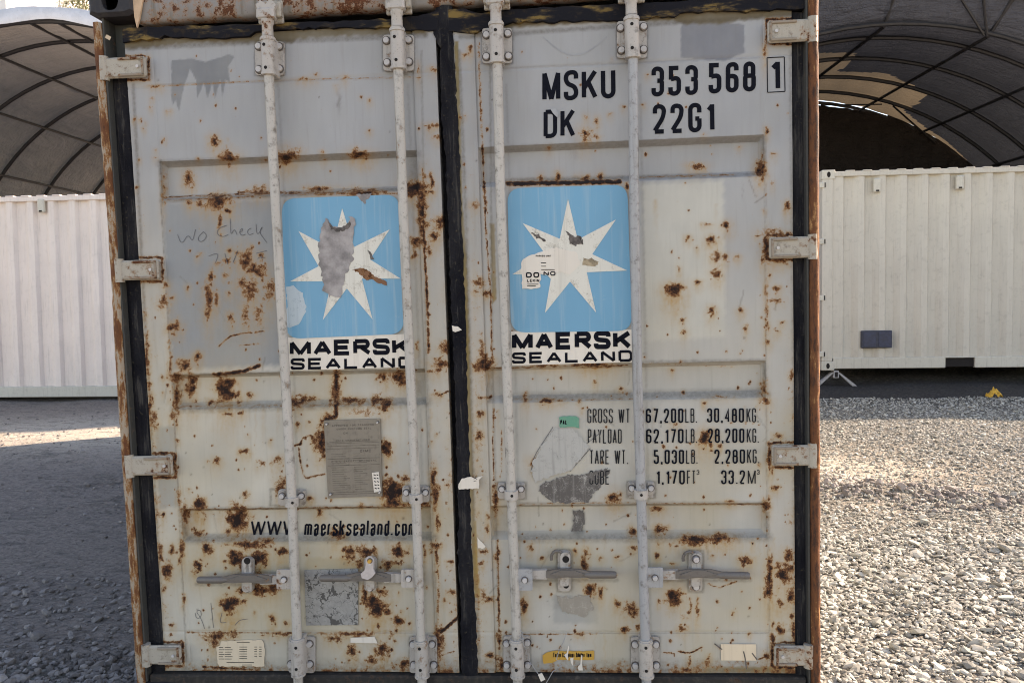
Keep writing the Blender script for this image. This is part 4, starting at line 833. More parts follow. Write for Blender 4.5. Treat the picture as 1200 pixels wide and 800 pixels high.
# ------------------------------------------------------------------ stickers and writing
def logo(door_, rect, white, star_pts, ctr, txt1, txt2, scrapes):
    pl = decal('sticker_backing', white, M['white'], door_, -.0028, .002)
    b = decal('blue_panel', rrect(rect, 17), M['blue'], door_, -.0045, .0015)
    decal('white_star', star_pts, M['whiter'], door_, -.0058, .0012)
    for nm, pts, mt, y in scrapes: decal(nm, pts, mt, door_, y, .001)
    lettering('MAERSK', txt1, .26, 'lettering', M['ink'], door_, -.0038, gap=.14, rad=.28, ext=True)
    lettering('SEALAND', txt2, .235, 'lettering', M['ink'], door_, -.0038, gap=.24, rad=.28, ext=True)
logo(DL_, [(330.5,233),(468,228),(474,391),(336,397)], [(337,395.5),(480,391),(481,430),(340,434)],
     [(401.5,244.5),(415.5,289.5),(457,269),(434,304),(470,326.5),(424.5,326.5),(437,374),(407,338),(379,374.5),(389,329.5),(340.6,329.7),(374,312),(350.5,271),(390,292)], None,
     [(340,416.8),(482,415.2),(481,395.6),(340,399.2)], [(341,433),(484,431.2),(483.5,417.4),(341,419.6)],
     [('scraped_patch', [(379,262),(382,256),(386,258),(390,266),(400,267),(409,262),(410,255),(416,256),(417,262),(415,272),(414,305),(405,325),(403,340),(399,348),(386,348),(380,340),(378,322),(374,303),(374,285),(378,272)], M['scrape'], -.0072),
      ('scuff', [(385,258),(388,262),(391,267),(400,268),(408,263),(410,259),(412,263),(408,269),(398,272),(389,270)], M['smudge'], -.0078),
      ('gouge', [(413,316),(420,315),(426,314),(432,317),(440,324),(452,329),(455,335),(445,332),(436,327),(430,328),(424,322)], M['hinge_r'], -.0066),
      ('gouge', [(431,293),(436,296),(439,304),(436,303)], M['smudge'], -.0066),
      ('peeled_corner', [(418,228),(437,227),(434,232),(430,235),(429,240),(425,237),(421,232)], M['scrape'], -.0050)])
# a pale round transfer, partly behind the first bar
gl = [(337+ (18+1.5*math.sin(k*2.1))*math.cos(k*math.pi/12)*1.05+3, 359+(24+1.2*math.sin(k*3.3))*math.sin(k*math.pi/12)) for k in range(24)]
decal('round_transfer', [(max(p[0], 336.5), p[1]) for p in gl], sticker('pale_round_film', (.50,.58,.62), (.10,.20,.28), .7, 2.2, .3), DL_, -.0052, .0006)
logo(DR_, [(594.5,221),(735,216.5),(740.5,387.5),(599,389.5)], [(599,388),(741,386),(742.3,424),(600,428)],
     [(665.6,233),(677,281),(721.6,257.5),(694,298),(735,317),(687.5,319),(698.4,366),(668,330),(638.7,366.5),(646.5,321),(600.6,321.5),(638.5,297),(612.5,261.6),(656,280)], None,
     [(600,410),(740,408.6),(739.5,386.9),(600,389.8)], [(600,425.8),(741.5,423.6),(741,409.8),(600,412.8)],
     [('torn_paper', [(611,306),(622,299),(631,296),(650,290),(676,296),(680,310),(668,322),(655,318),(647,321),(646,327),(640,322),(633,321),(634,327),(632,331),(634,337),(629,338),(612,338)], M['white'], -.0070),
      ('soot_stain', [(664,272),(668,272),(672,277),(680,276),(684,282),(682,287),(674,288),(667,284)], M['smudge'], -.0066),
      ('soot_stain', [(623,273),(630,274),(636,278),(641,283),(636,283),(628,277)], M['smudge'], -.0066),
      ('brown_stain', [(683,302),(695,303),(702,306),(700,312),(688,312),(683,309)], plain('tan_stain', (.38,.30,.20), .8, .5, 60), -.0066)])
lettering('DO', [(616.5,325.5),(632,325.5),(632,319),(616.5,319)], .24, 'lettering', M['ink'], DR_, -.0082, gap=.25)
lettering('NO', [(637,323),(651,323),(651,318),(637,318)], .24, 'lettering', M['ink'], DR_, -.0082, gap=.25)
lettering('LEKIN', [(618,330.5),(632,330.5),(632,327),(618,327)], .2, 'lettering', M['inkd'], DR_, -.0082)
lettering('PARKED UNIT', [(628,301),(646,301),(646,299),(628,299)], .2, 'lettering', M['inkd'], DR_, -.0082)
ribbon('fine_print', [[(634+i*.2, y), (634+L, y)] for i, (y, L) in enumerate(((308, 6), (312, 6), (316, 16)))]+[[(618,333),(631,333)],[(618,335),(628,335)]], .8, M['inkd'], DR_, -.0082)
# container number
lettering('MSKU', [(635.5,119.3),(721.5,115),(721,80),(635.5,83.8)], .148, 'number_lettering', M['ink'], DR_, -.0012, drape=True, gap=.24, rad=.42)
lettering('353', [(763.5,113.5),(818,111),(818,76),(763.5,78.5)], .148, 'number_lettering', M['ink'], DR_, -.0012, drape=True, gap=.34, rad=.42)
lettering('568', [(830.5,110),(885.8,107),(885.8,71.8),(830.5,74.2)], .148, 'number_lettering', M['ink'], DR_, -.0012, drape=True, gap=.34, rad=.42)
lettering('1', [(903,106.5),(914.5,106),(914,69.8),(902.5,70.3)], .148, 'number_lettering', M['ink'], DR_, -.0012, drape=True)
ribbon('number_box', [[(899,67.8),(919.3,66.8)],[(919.3,66.8),(920,107.3)],[(920,107.3),(899.5,108.5)],[(899.5,108.5),(899,67.8)]], 1.0, M['ink'], DR_, -.0016, drape=True)
lettering('DK', [(637,162.2),(674,161),(674,127),(637,129)], .148, 'number_lettering', M['ink'], DR_, -.0012, drape=True, gap=.24, rad=.42)
lettering('22G1', [(765,157),(837.5,154.3),(837,119.7),(765,122.5)], .148, 'number_lettering', M['ink'], DR_, -.0012, drape=True, gap=.34, rad=.42)
dk = decal('paint_chip', [(645,128),(651,127.5),(655,134),(653,138),(648,133)], plain('light_grey_touch_up', (.385,.395,.405), .5, .1), DR_, -.0028, .0006)
# weight table
rows = [('GROSS WT', 688.3, 738, '67,200', 756.8, 800.8, 'LB.', 803, 817, '30,480', 828.5, 871.8, 'KG.', 874.7, 889, 478.8, 495.5),
        ('PAYLOAD', 688.8, 728.5, '62,170', 757, 801, 'LB.', 803.5, 817, '28,200', 829.5, 872.2, 'KG.', 875, 889.3, 502.6, 519.3),
        ('TARE WT.', 691, 736, '5,030', 766, 801.6, 'LB.', 804, 817.5, '2,280', 837, 873, 'KG.', 875.5, 889.8, 527, 543.5),
        ('CUBE', 690.7, 714, '1,170', 769, 802.5, 'FT', 805, 815, '33.2', 845, 873, 'M', 876.3, 885.5, 551, 567.3)]
for r_ in rows:
    y0, y1 = r_[-2:]
    for i, (t, th) in enumerate(((0, .075), (3, .12), (6, .075), (9, .115), (12, .075))):
        dy = -.9*(i/4) if r_[0] != 'CUBE' else -.6*(i/4)
        lettering(r_[t], [(r_[t+1], y1+dy), (r_[t+2], y1+dy), (r_[t+2], y0+dy), (r_[t+1], y0+dy)], th, 'weight_lettering', M['ink'] if i in (1, 3) else M['inkd'], DR_, -.0034, drape=True, gap=.36, rad=.4)
for x, y in ((816.5, 550.5), (887.3, 550.3)): lettering('3', [(x, y+5.5), (x+3, y+5.5), (x+3, y), (x, y)], .13, 'weight_lettering', M['inkd'], DR_, -.0012, drape=True)
# web address
BD = .035
lettering('WWW', [(294,626.6),(349,626.5),(349,609.5),(294,609.5)], .125, 'lettering', M['ink'], DL_, -.0012, drape=True, gap=.12, ymap=BD)
lettering('maersksealand.com', [(357,626.5),(488,626),(488,608.5),(357,609)], .125, 'lettering', M['ink'], DL_, -.0012, drape=True, gap=.36, rad=.4, ymap=BD)
# marker scrawl
def Zp(l, ox, oy, k): return [(ox+a/k, oy+b/k) for a, b in l]
ribbon('marker_scrawl', [Zp(l, 100, 200, 3.2) for l in ([(345,240),(360,280),(385,235),(400,270),(412,220)],[(440,230),(420,250),(425,268),(445,262),(455,240),(440,228)],[(530,205),(500,215),(490,235),(510,250),(535,240)],[(543,180),(545,245),(558,215),(568,240)],[(575,232),(590,225),(588,215),(575,228),(585,245),(600,238)],[(622,215),(605,225),(612,243),(630,235)],[(640,200),(643,248),(668,205),(650,228),(680,270)],[(460,320),(500,305),(485,345)],[(520,310),(530,350)],[(550,345),(570,300)],[(640,310),(680,300)],[(645,330),(665,318),(655,330),(675,325)])], .7, M['pencil'], DL_, -.0016, drape=True)
ribbon('marker_scrawl', [Zp(l, 140, 600, 4) for l in ([(355,470),(360,500),(385,490),(380,455),(358,462),(385,500),(398,545)],[(428,425),(440,540)],[(480,470),(468,520),(500,515)],[(540,530),(560,505),(600,500)])], .6, M['pencil'], DL_, -.0016, drape=True)
ribbon('scratch', [[(702,508),(672,532),(664,541)],[(648,500),(626,534),(622,553)],[(692,525),(668,552)],[(651,505),(641,538)],[(712,548),(698,566),(690,576)]], .7, M['pencil'], DR_, -.0016, drape=True)
ribbon('curved_scuff', [[(a, b) for a, b in [(636+i*7.5, 43+22*math.sin(math.pi*i/10)) for i in range(11)]]], 1.6, plain('pale_scuff', (.33,.335,.345), .6, .1), DR_, -.0008, drape=True)
RAG['sticker_residue'] = (1.0, 2.2)
decal('sticker_residue', [(648,588),(688,589),(696,578),(712,556),(716,549),(700,551),(690,555),(668,556),(648,562),(632,568),(632,575),(640,582)], M['residue'], DR_, -.0006, .0008)
decal('sticker_residue', [(652,501),(672,503),(690,523),(684,535),(668,552),(650,556),(628,564),(622,556),(626,540),(640,515)], M['paperr'], DR_, -.0004, .0006)
decal('sticker_residue', [(672,602),(684,600),(686,612),(683,626),(671,627)], M['residue'], DR_, .0335, .0008)
decal('sticker_residue', [(652,697),(668,699),(690,697),(696,712),(686,722),(660,716)], sticker('grubby_smear', (.30, .27, .23), (.50, .46, .40), .8, 1.4, .4), DR_, -.0004, .0006)
# data plate
pt = decal('data_plate', [(380,492),(446,490),(448.5,580.5),(385,583)], M['plate'], DL_, -.006, .005)
def pq(u, v): # plate coordinates 0..1
    a = (380+66*u, 492-2*u); b = (385+63.5*u, 583-2.5*u); return (a[0]+(b[0]-a[0])*v, a[1]+(b[1]-a[1])*v)
def ptext(t, u0, u1, v0, v1, th=.18, m='platei'): lettering(t, [pq(u0, v1), pq(u1, v1), pq(u1, v0), pq(u0, v0)], th, 'engraved_lettering', M[m], DL_, -.0066, gap=.4)
ptext('APPROVED FOR TRANSPORT', .14, .92, .06, .085); ptext('UNDER CUSTOMS SEAL', .22, .84, .105, .13); ptext('DK', .34, .42, .16, .185)
ptext('CIMC', .62, .82, .39, .425, .2); ptext('C S C SAFETY APPROVAL', .1, .92, .52, .545); ptext('DATE MANUFACTURED', .2, .8, .255, .275)
lines = [[pq(.03, v), pq(.97, v)] for v in (.30, .335, .37, .5, .585, .93, .955)]+[[pq(.08, .28), pq(.95, .28)]]
for i in range(17): v = .44+i*.0285; lines += [[pq(.1, v), pq(.1+.22+.1*(i % 3)/2, v)], [pq(.5, v), pq(.62+.2*((i*7) % 5)/5, v)]]
ribbon('engraved_rules', lines, .55, M['platei'], DL_, -.0066)
for u_, v_ in ((.03, .03), (.97, .03), (.03, .97), (.97, .97)): bolt(*pq(u_*.96+.02, v_*.96+.02), -.006, 1.1, DL_)
tg = decal('white_tag', [(436.5,553),(444.5,552),(447,574.5),(439,576)], M['white'], DL_, -.0085, .0016)
ribbon('tag_print', [[(438.5+i*.35, 555+i*3.9), (441+i*.35, 556+i*3.9)] for i in range(5)]+[[(442+i*.35, 555+i*3.9), (444+i*.35, 556+i*3.9)] for i in range(5)], 1.1, M['ink'], DL_, -.0090)
# bottom labels
lb = [(254,757),(258,755),(259,751),(272,749.5),(294,749),(296,750),(307,749),(309,752),(310.5,760),(310,779.5),(258,780),(255,776)]
decal('weight_label', lb, M['label'], DL_, -.003, .002)
ln = [[(257, 757.5+i*2.7), (262+(i % 2)*1.5, 757.5+i*2.7)] for i in range(6)]+[[(264, 757.5+i*2.7), (271+(i*5 % 3), 757.5+i*2.7)] for i in range(6)]+[[(281, 757+i*2.7), (290, 757+i*2.7)] for i in range(6)]+[[(298.5, 757+i*2.7), (301.5, 757+i*2.7)] for i in range(5)]+[[(304, 757+i*2.7), (307, 757+i*2.7)] for i in range(5)]+[[(278, 751.5), (293, 751.5)], [(266, 775), (298, 775)], [(284, 778), (296, 778)]]
ribbon('label_print', ln, .75, M['inkd'], DL_, -.0036)
decal('yellow_label', [(636,767),(641,763.5),(650,761.5),(696,762),(696.5,772),(672,772.5),(655,772),(647,776),(637,776.5)], M['yellow'], DR_, -.003, .002)
lettering('Foder', [(648.5,769),(657.5,769),(657.5,763.5),(648.5,763.5)], .17, 'lettering', M['ink'], DR_, -.0036, gap=.3)
lettering('Container', [(659,769),(673,769),(673,763.5),(659,763.5)], .17, 'lettering', M['ink'], DR_, -.0036, gap=.3)
lettering('Solution', [(675,769),(685,769),(685,763.5),(675,763.5)], .17, 'lettering', M['ink'], DR_, -.0036, gap=.3)
lettering('Ion', [(687.5,769),(693,769),(693,763.5),(687.5,763.5)], .17, 'lettering', M['ink'], DR_, -.0036, gap=.3)
for pts in ([(666,755),(667,757),(665.5,766),(666,771),(665,772),(661,766),(664,764)], [(668,770),(672,769),(671.5,779),(669,775)], [(681,766),(682.5,767),(682,776),(683,784),(678,784),(677,780),(680,777)]):
    decal('torn_flap', pts, M['white'], DR_, -.006, .002)
decal('blank_label', [(844.5,753.8),(885.8,754),(886,773),(845,772.8)], M['label'], DR_, -.003, .002)
ribbon('scratch', [[(871,762),(873,770),(874.5,783)],[(881,764),(887,772)],[(837,753),(846,760)]], 1.4, M['smudge'], DR_, -.0038)
decal('blank_label', [(411,746.5),(439,745.2),(442.5,752.8),(411,752)], M['white'], DL_, -.003, .002)
decal('crackled_film', [(357,667.5),(420,665.5),(420,731.5),(359,732)], M['crackle'], DL_, -.003, .002)
decal('torn_sticker', [(539,571.5),(538,565),(543,558),(553,556),(556,558),(566,556),(563,560),(562,570),(552,570.5)], M['white'], root, -.022, .002)
ribbon('fine_print', [[(556,559),(558,558),(560,559.5)],[(556,561.5),(559,561)]], .6, M['ink'], root, -.0226)
decal('torn_sticker', [(531,381.5),(537,382),(542,385.5),(538,388),(531.5,388)], M['white'], root, -.022, .002)
decal('torn_sticker', [(560,629),(563,632),(569,638),(568,641),(560.5,641)], M['white'], DR_, -.010, .002)
decal('green_sticker', [(655,488.5),(664,487),(676,487.5),(679,490),(679,501.5),(673,500),(656,500.5)], M['green'], DR_, -.003, .002)
lettering('PAL', [(656.5,497),(664.5,497),(664.5,491.5),(656.5,491.5)], .2, 'lettering', M['ink'], DR_, -.0036)
# seal wires by the third bar
wm = MB()
for l in ([(609,737,-.06),(613,741,-.075),(608,745,-.07),(614,748,-.078),(606,750,-.06)], [(610,746,-.075),(616,760,-.06),(621,775,-.03),(627,784,-.03),(633,792,-.04)], [(664,741,-.012),(660,752,-.02),(655,762,-.012),(652,772,-.02),(658,780,-.03),(648,786,-.03),(640,800,-.04)]):
    wm.tube([P(a, b, c) for a, b, c in l], .0014, 6)
wm.build('seal_wire', M['hardb'], DR_)
flat = MB(); q = [P(a, b, -.045) for a, b in ((630.5,789.5),(635,787.5),(639,795),(634,797.5))]; flat.prism([(p[0], p[2]) for p in q], -.049, -.045); flat.build('seal_tag', M['white'], DR_)

# ------------------------------------------------------------------ yard ground
def gz(x, y):
    """height of the yard"""
    x = np.asarray(x, float); y = np.asarray(y, float); t = np.clip(y, -3, 8.2)
    z = .0226*t+np.where(t > 0, .0034*t*t, 0)-.012
    z = z+.018*np.sin(x*.9+.7)*np.sin(y*.8)+.010*np.sin(x*2.3+y*1.1)+.006*np.sin(x*5.1-y*3.7)
    # a loose heap of coarser stones scraped up on the right, ruts on the left
    z = z+.06*np.exp(-((x-2.75+.9*(y-2.8))/.55)**2-((y-2.8)/.22)**2)+.03*np.exp(-((x-2.2)/.3)**2-((y-3.2)/.2)**2)
    z = z+.05*np.exp(-((x+1.9)/.9)**2-((y+.2)/.55)**2)-.02*np.exp(-((y-3.9-.05*x)/.3)**2)*(x < -1.2)
    return z
def ground_mat():
    s = NB('gravel_yard'); 
    v = s.n.new('ShaderNodeTexVoronoi'); v.inputs['Scale'].default_value = 26; s.l.new(s.co, v.inputs['Vector'])
    v2 = s.n.new('ShaderNodeTexVoronoi'); v2.inputs['Scale'].default_value = 58; s.l.new(s.co, v2.inputs['Vector'])
    d = s.attr('dust_light'); dd = s.sep(d)
    n = s.noise(2.2, 5, .6); n3 = s.noise(38, 5, .65)
    cc = s.sep(v.outputs['Color'])[0]; c2 = s.sep(v2.outputs['Color'])[1]
    g = s.mix(s.math('MULTIPLY', s.math('ADD', cc, c2), .5), (.14, .135, .118), (.52, .50, .44)); g = s.mix(s.step(v.outputs[0], .35, .6, 0, .6), g, (.10, .09, .08))
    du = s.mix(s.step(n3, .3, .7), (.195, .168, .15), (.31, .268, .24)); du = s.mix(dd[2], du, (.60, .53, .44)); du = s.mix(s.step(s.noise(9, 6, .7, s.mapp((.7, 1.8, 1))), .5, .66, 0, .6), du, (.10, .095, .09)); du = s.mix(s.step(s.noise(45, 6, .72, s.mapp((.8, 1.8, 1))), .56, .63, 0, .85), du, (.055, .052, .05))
    k = s.math('ADD', dd[0], s.math('MULTIPLY', s.math('SUBTRACT', n, .5), .9)); k = s.step(s.math('ADD', k, s.math('MULTIPLY', s.math('SUBTRACT', n3, .5), .8)), .35, .65)
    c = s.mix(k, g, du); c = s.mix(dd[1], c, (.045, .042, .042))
    h = s.math('ADD', s.math('MULTIPLY', v.outputs[0], -1.2), s.math('MULTIPLY', v2.outputs[0], -.5))
    h = s.math('ADD', s.math('MULTIPLY', h, s.math('SUBTRACT', 1.0, s.math('MULTIPLY', k, .8))), s.math('ADD', s.math('MULTIPLY', n3, .7), s.math('MULTIPLY', s.noise(9, 6, .7, s.mapp((.7, 1.8, 1))), 2.0))); s.bump(h, 1.0, .03)
    return s.out(c, .95, 0, .15)
M['ground'] = ground_mat()
def dustiness(x, y):
    """1 = fine dirt, 0 = clean gravel"""
    left = 1/(1+np.exp((x+1.0)*3)); near = np.exp(-((y+.5)/.9)**2)
    dl = .85-.75*near-.15*np.sin(x*1.7+y*2.3)
    dr = .28+.45*np.exp(-((y-3.6)/.7)**2)*np.exp(-((x-2.3)/1.2)**2)-.2*(y < 2)
    return left*dl+(1-left)*dr
ax = np.concatenate([np.arange(-60, -9, 3.), np.arange(-9, 9, .06), np.arange(9, 61, 3.)]); ay = np.concatenate([np.arange(-40, -3.3, 3.), np.arange(-3.3, 12, .06), np.arange(12, 130, 4.)])
gx, gy = np.meshgrid(ax, ay); V = np.stack([gx, gy, gz(gx, gy)], -1).reshape(-1, 3); nx = len(ax)
i = np.arange(nx-1)[None, :]+np.arange(len(ay)-1)[:, None]*nx; Q = np.stack([i, i+1, i+nx+1, i+nx], -1).reshape(-1, 4)
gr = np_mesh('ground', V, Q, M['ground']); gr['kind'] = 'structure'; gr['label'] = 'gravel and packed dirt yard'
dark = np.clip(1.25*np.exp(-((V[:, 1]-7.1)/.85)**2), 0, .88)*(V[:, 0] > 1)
sun_pale = np.clip(np.exp(-((V[:, 1]-5.0)/.9)**2)*(V[:, 0] < -1)+(V[:, 0] > .8), 0, 1); A = np.stack([np.clip(dustiness(V[:, 0], V[:, 1]), 0, 1), dark, sun_pale, dark*0+1], 1).astype(np.float32)  # dust paler where the sun falls: light painted into the ground colour
a = gr.data.attributes.new('dust_light', 'FLOAT_COLOR', 'POINT'); a.data.foreach_set('color', A.ravel())
def stone_mat(name, lo, hi):
    s = NB(name); t = s.sep(s.attr('tone'))[0]; n = s.noise(60, 4, .6); c = s.mix(t, lo, hi); c = s.mix(s.step(n, .5, .8, 0, .4), c, tuple(x*.6 for x in lo)); s.bump(n, .3, .004); return s.out(c, .9, 0, .2)
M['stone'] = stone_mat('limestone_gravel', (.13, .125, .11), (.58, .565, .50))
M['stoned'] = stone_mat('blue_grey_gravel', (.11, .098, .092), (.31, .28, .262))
def stones(name, xy, size, mat, label, seed, flat=.55, sub=False, sink=.25):
    rg = np.random.default_rng(seed); import bmesh
    bm = bmesh.new(); bmesh.ops.create_icosphere(bm, subdivisions=2 if sub else 1, radius=1); bv = np.array([v.co[:] for v in bm.verts]); bf = np.array([[v.index for v in f.verts] for f in bm.faces]); bm.free()
    n = len(xy); m = len(bv); base = bv[None]*(1+rg.uniform(-.28, .28, (n, m, 1)))
    base = np.clip(base, -rg.uniform(.55, 1.0, (n, 1, 3)), rg.uniform(.55, 1.0, (n, 1, 3)))
    base = base*(rg.uniform(.65, 1.25, (n, 1, 3))*np.array([1, .8, flat])); a = rg.uniform(0, 6.28, n); tl = rg.normal(0, .35, n); tb = rg.normal(0, .35, n)
    ca, sa, ct, st = np.cos(a), np.sin(a), np.cos(tl), np.sin(tl)
    x, y, z = base[..., 0], base[..., 1], base[..., 2]
    y, z = y*ct[:, None]-z*st[:, None], y*st[:, None]+z*ct[:, None]
    x, z = x*np.cos(tb)[:, None]-z*np.sin(tb)[:, None], x*np.sin(tb)[:, None]+z*np.cos(tb)[:, None]
    x, y = x*ca[:, None]-y*sa[:, None], x*sa[:, None]+y*ca[:, None]
    s = size[:, None]; zz = gz(xy[:, 0], xy[:, 1])[:, None]
    V = np.stack([x*s+xy[:, :1], y*s+xy[:, 1:2], z*s+zz+s*sink*rg.uniform(-.3, 2.0, (n, 1))], -1).reshape(-1, 3)
    Fq = (bf[None]+np.arange(n)[:, None, None]*m).reshape(-1, 3)
    o = np_mesh(name, V, Fq, mat, smooth=False); t = np.repeat(np.clip(rg.normal(.55, .26, n), 0, 1), m)
    a = o.data.attributes.new('tone', 'FLOAT_COLOR', 'POINT'); a.data.foreach_set('color', np.stack([t, t, t, t*0+1], 1).astype(np.float32).ravel())
    o['kind'] = 'stuff'; o['label'] = label; return o
def scatter(n, x0, x1, y0, y1, keep, seed):
    rg = np.random.default_rng(seed); p = np.stack([rg.uniform(x0, x1, n), rg.uniform(y0, y1, n)], 1); return p[rg.random(n) < keep(p[:, 0], p[:, 1])]
def szs(n, m, s, seed): return np.clip(np.random.default_rng(seed).lognormal(math.log(m), s, n), .004, .045)
clear = lambda x, y: ~((abs(x) < 1.2) & (y > .03) & (y < 6))
p = scatter(28000, .9, 3.6, -.9, 2.0, lambda x, y: clear(x, y)*1.0*(x-.38 < (y+3.2)*.80), 1); stones('gravel', p, szs(len(p), .0132, .36, 2), M['stone'], 'loose pale limestone gravel in the sun to the right of the container', 3, .42)
p = scatter(60000, 1.0, 6.5, 2.0, 6.6, lambda x, y: (1-.75*np.clip(dustiness(x, y), 0, 1))*((x-.38) < (y+3.0)*.72), 4); stones('gravel', p, szs(len(p), .0105, .35, 5), M['stone'], 'pale gravel stretching back towards the cream container', 6, .5)
p = scatter(2600, 1.4, 4.4, 2.1, 3.5, lambda x, y: np.exp(-((x-2.75+.9*(y-2.8))/.62)**2-((y-2.8)/.26)**2), 7); stones('gravel', p, szs(len(p), .019, .35, 8), M['stoned'], 'scraped-up ridge of coarser stones in the sunlit gravel', 9, .7, True)
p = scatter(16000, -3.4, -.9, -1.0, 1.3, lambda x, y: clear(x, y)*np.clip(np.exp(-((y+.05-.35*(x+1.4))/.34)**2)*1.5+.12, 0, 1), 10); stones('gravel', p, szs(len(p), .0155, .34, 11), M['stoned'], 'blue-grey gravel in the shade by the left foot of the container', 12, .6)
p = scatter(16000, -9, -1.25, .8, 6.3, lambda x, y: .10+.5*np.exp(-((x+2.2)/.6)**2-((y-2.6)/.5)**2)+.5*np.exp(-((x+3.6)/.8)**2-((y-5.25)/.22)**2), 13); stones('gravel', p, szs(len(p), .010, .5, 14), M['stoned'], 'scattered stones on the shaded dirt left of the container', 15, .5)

# ------------------------------------------------------------------ the two pale containers behind
M['cream'] = painted('cream_paint', (.57, .53, .455), .14, .2, .7, .5, .10)
M['offw'] = painted('pinkish_white_paint', (.80, .70, .635), .06, .10, .7, .5, .10)
M['cream_rail'] = painted('cream_rail_paint', (.58, .55, .47), .12, .2, 1, .55)
M['blued'] = plain('dark_blue_grille', (.018, .028, .07), .35, .3, 30)
def yard_container(label, x0, length, yf, zb, hh, mat, pitch, phase, name='storage_container', seed=1):
    r = thing(name, label, 'shipping container', (x0, yf, zb)); r['group'] = 'pale containers side-on under the shelters'
    def bx(nm, a, b, c, d, e, f, m=None, bev=.006, parent=r): o = MB().box(a, b, c, d, e, f, bev).build(nm, m or mat, parent); return o
    dp = 2.438; V = []; xs = [.14]; ds = [0]; x = .14+phase
    while x < length-.45:
        for u, d in ((0, 0), (.070, 0), (.100, .045), (.100+pitch-.20+.030, .045), (pitch, 0)): 
            if u < pitch: xs.append(x+u); ds.append(d)
        x += pitch
    xs += [x, length-.14]; ds += [0, 0]
    for yy, s in ((.018, 1), (dp-.018, -1)):
        V = []
        for a, d in zip(xs, ds): V += [(a, yy+s*d, .15), (a, yy+s*d, hh-.075)]
        mesh_obj('side_wall', V, [(2*i, 2*i+2, 2*i+3, 2*i+1) for i in range(len(xs)-1)], mat, r)
    for yy in (0, dp-.06):
        bx('top_rail', .15, length-.15, yy+.004, yy+.06, hh-.085, hh-.02)
        if yy: bx('bottom_rail', .15, length-.15, yy+.004, yy+.06, .02, .16, M['cream_rail'])
        for xx in (.0, length-.14): bx('corner_post', xx+.004, xx+.136, yy-.004 if not yy else yy-.08, (yy+.13) if not yy else dp+.004, .118, hh-.118)
    pk = [(1.55, 1.91), (length-1.91, length-1.55)] if phase < 0.2 else []
    e = .15
    for a, b in pk+[(length-.15, None)]:
        bx('bottom_rail', e, a, .004, .06, .02, .16, M['cream_rail'])
        if b: bx('fork_pocket', a-.004, b+.004, .03, .05, .03, .15, M['hole']); bx('pocket_strap', a, b, .006, .05, .147, .16, M['cream_rail'])
        e = b
    for xx in (0, length-.162):
        for zz in (0, hh-.118):
            for yy in (-.008, dp-.17):
                c = bx('corner_casting', xx, xx+.162, yy, yy+.178, zz, zz+.118, M['cream_rail'])
                mb = MB(); n = 12
                mb.prism([(xx+.081+.022*math.cos(2*math.pi*k/n), zz+.059+.036*math.sin(2*math.pi*k/n)) for k in range(n)], yy-.003, yy+.002)
                if yy < 0: mb.build('casting_hole', M['hole'], c)
    bx('roof_sheet', .1, length-.1, .05, dp-.05, hh-.06, hh-.035); bx('floor', .1, length-.1, .08, dp-.08, .03, .12, M['sill'])
    for s in (0, 1): bx('end_wall', .03+s*(length-.09), .06+s*(length-.09), .13, dp-.13, .15, hh-.1)
    # scalloped upper edge: the roof corrugations showing over the rail
    k = 0; xx = .3; sc = MB()
    while xx < length-.4: sc.box(xx, xx+.11, .0, .06, hh-.024, hh-.008, .004); xx += .21
    sc.build('roof_corrugation_ends', mat, r)
    return r, bx
ZL = PW(60, 467, 6.85)[2]; XR = PW(131, 467, 6.85)[0]+.9
HL = PW(60, 227.5, 6.85)[2]-ZL
cl, bxl = yard_container('long pinkish-white corrugated container standing on the ground at far left', XR-12.19, 12.19, 6.85, ZL, HL, M['offw'], .283, .2)
ZR = PW(1080, 433, 7.5)[2]; XL = PW(962.5, 433, 7.5)[0]; HR = PW(1080, 196.3, 7.5)[2]-ZR
cr_, bxr = yard_container('cream corrugated container raised on a folding stand with a dark blue wall vent at right', XL, 12.19, 7.5, ZR, HR, M['cream'], .262, .06)
def vent(root_, ox, oz, px, py, yf):
    a = PW(px, py, yf); x, z = a[0]-ox, a[2]-oz
    o = MB().box(x-.045, x+.045, -.016, .035, z-.09, z+.085, .012).build('wall_vent', M['cream_rail'], root_)
    MB().box(x-.02, x+.02, -.019, -.014, z-.082, z-.06, .002).build('vent_slot', M['sill'], o)
vent(cl, XR-12.19, ZL, 48, 241, 6.85); vent(cl, XR-12.19, ZL, -60, 243, 6.85)
vent(cr_, XL, ZR, 1028, 217, 7.5); vent(cr_, XL, ZR, 1125, 213.5, 7.5); vent(cr_, XL, ZR, 1222, 210, 7.5)
a, b = PW(1009, 387.5, 7.5), PW(1045, 407.5, 7.5); x0, x1, z1, z0 = a[0]-XL, b[0]-XL, a[2]-ZR, b[2]-ZR
gv = MB().box(x0, x1, -.018, .04, z0, z1, .008).build('wall_grille', plain('slate_frame', (.03,.035,.06), .5, .3), cr_)
for u in (0, 1): MB().box(x0+.02+u*(x1-x0)/2, x0+(x1-x0)/2-.012+u*(x1-x0)/2, -.023, -.016, z0+.02, z1-.02, .004).build('grille_panel', M['blued'], gv)
for py in (217, 283, 349, 415):
    a = PW(963.6, py, 7.5); bxr('door_hinge', -.03, .03, -.012, .03, a[2]-ZR-.035, a[2]-ZR+.035, M['cream_rail']); MB().box(.03, .042, -.010, .0, a[2]-ZR-.03, a[2]-ZR+.03).build('hinge_shadow_gap', M['hole'], cr_)
for py in (238, 252, 268, 290, 400): a = PW(974, py, 7.5); MB().cyl_y(a[0]-XL, a[2]-ZR, -.008, -.003, .008, 8).build('rivet', M['cream_rail'], cr_)
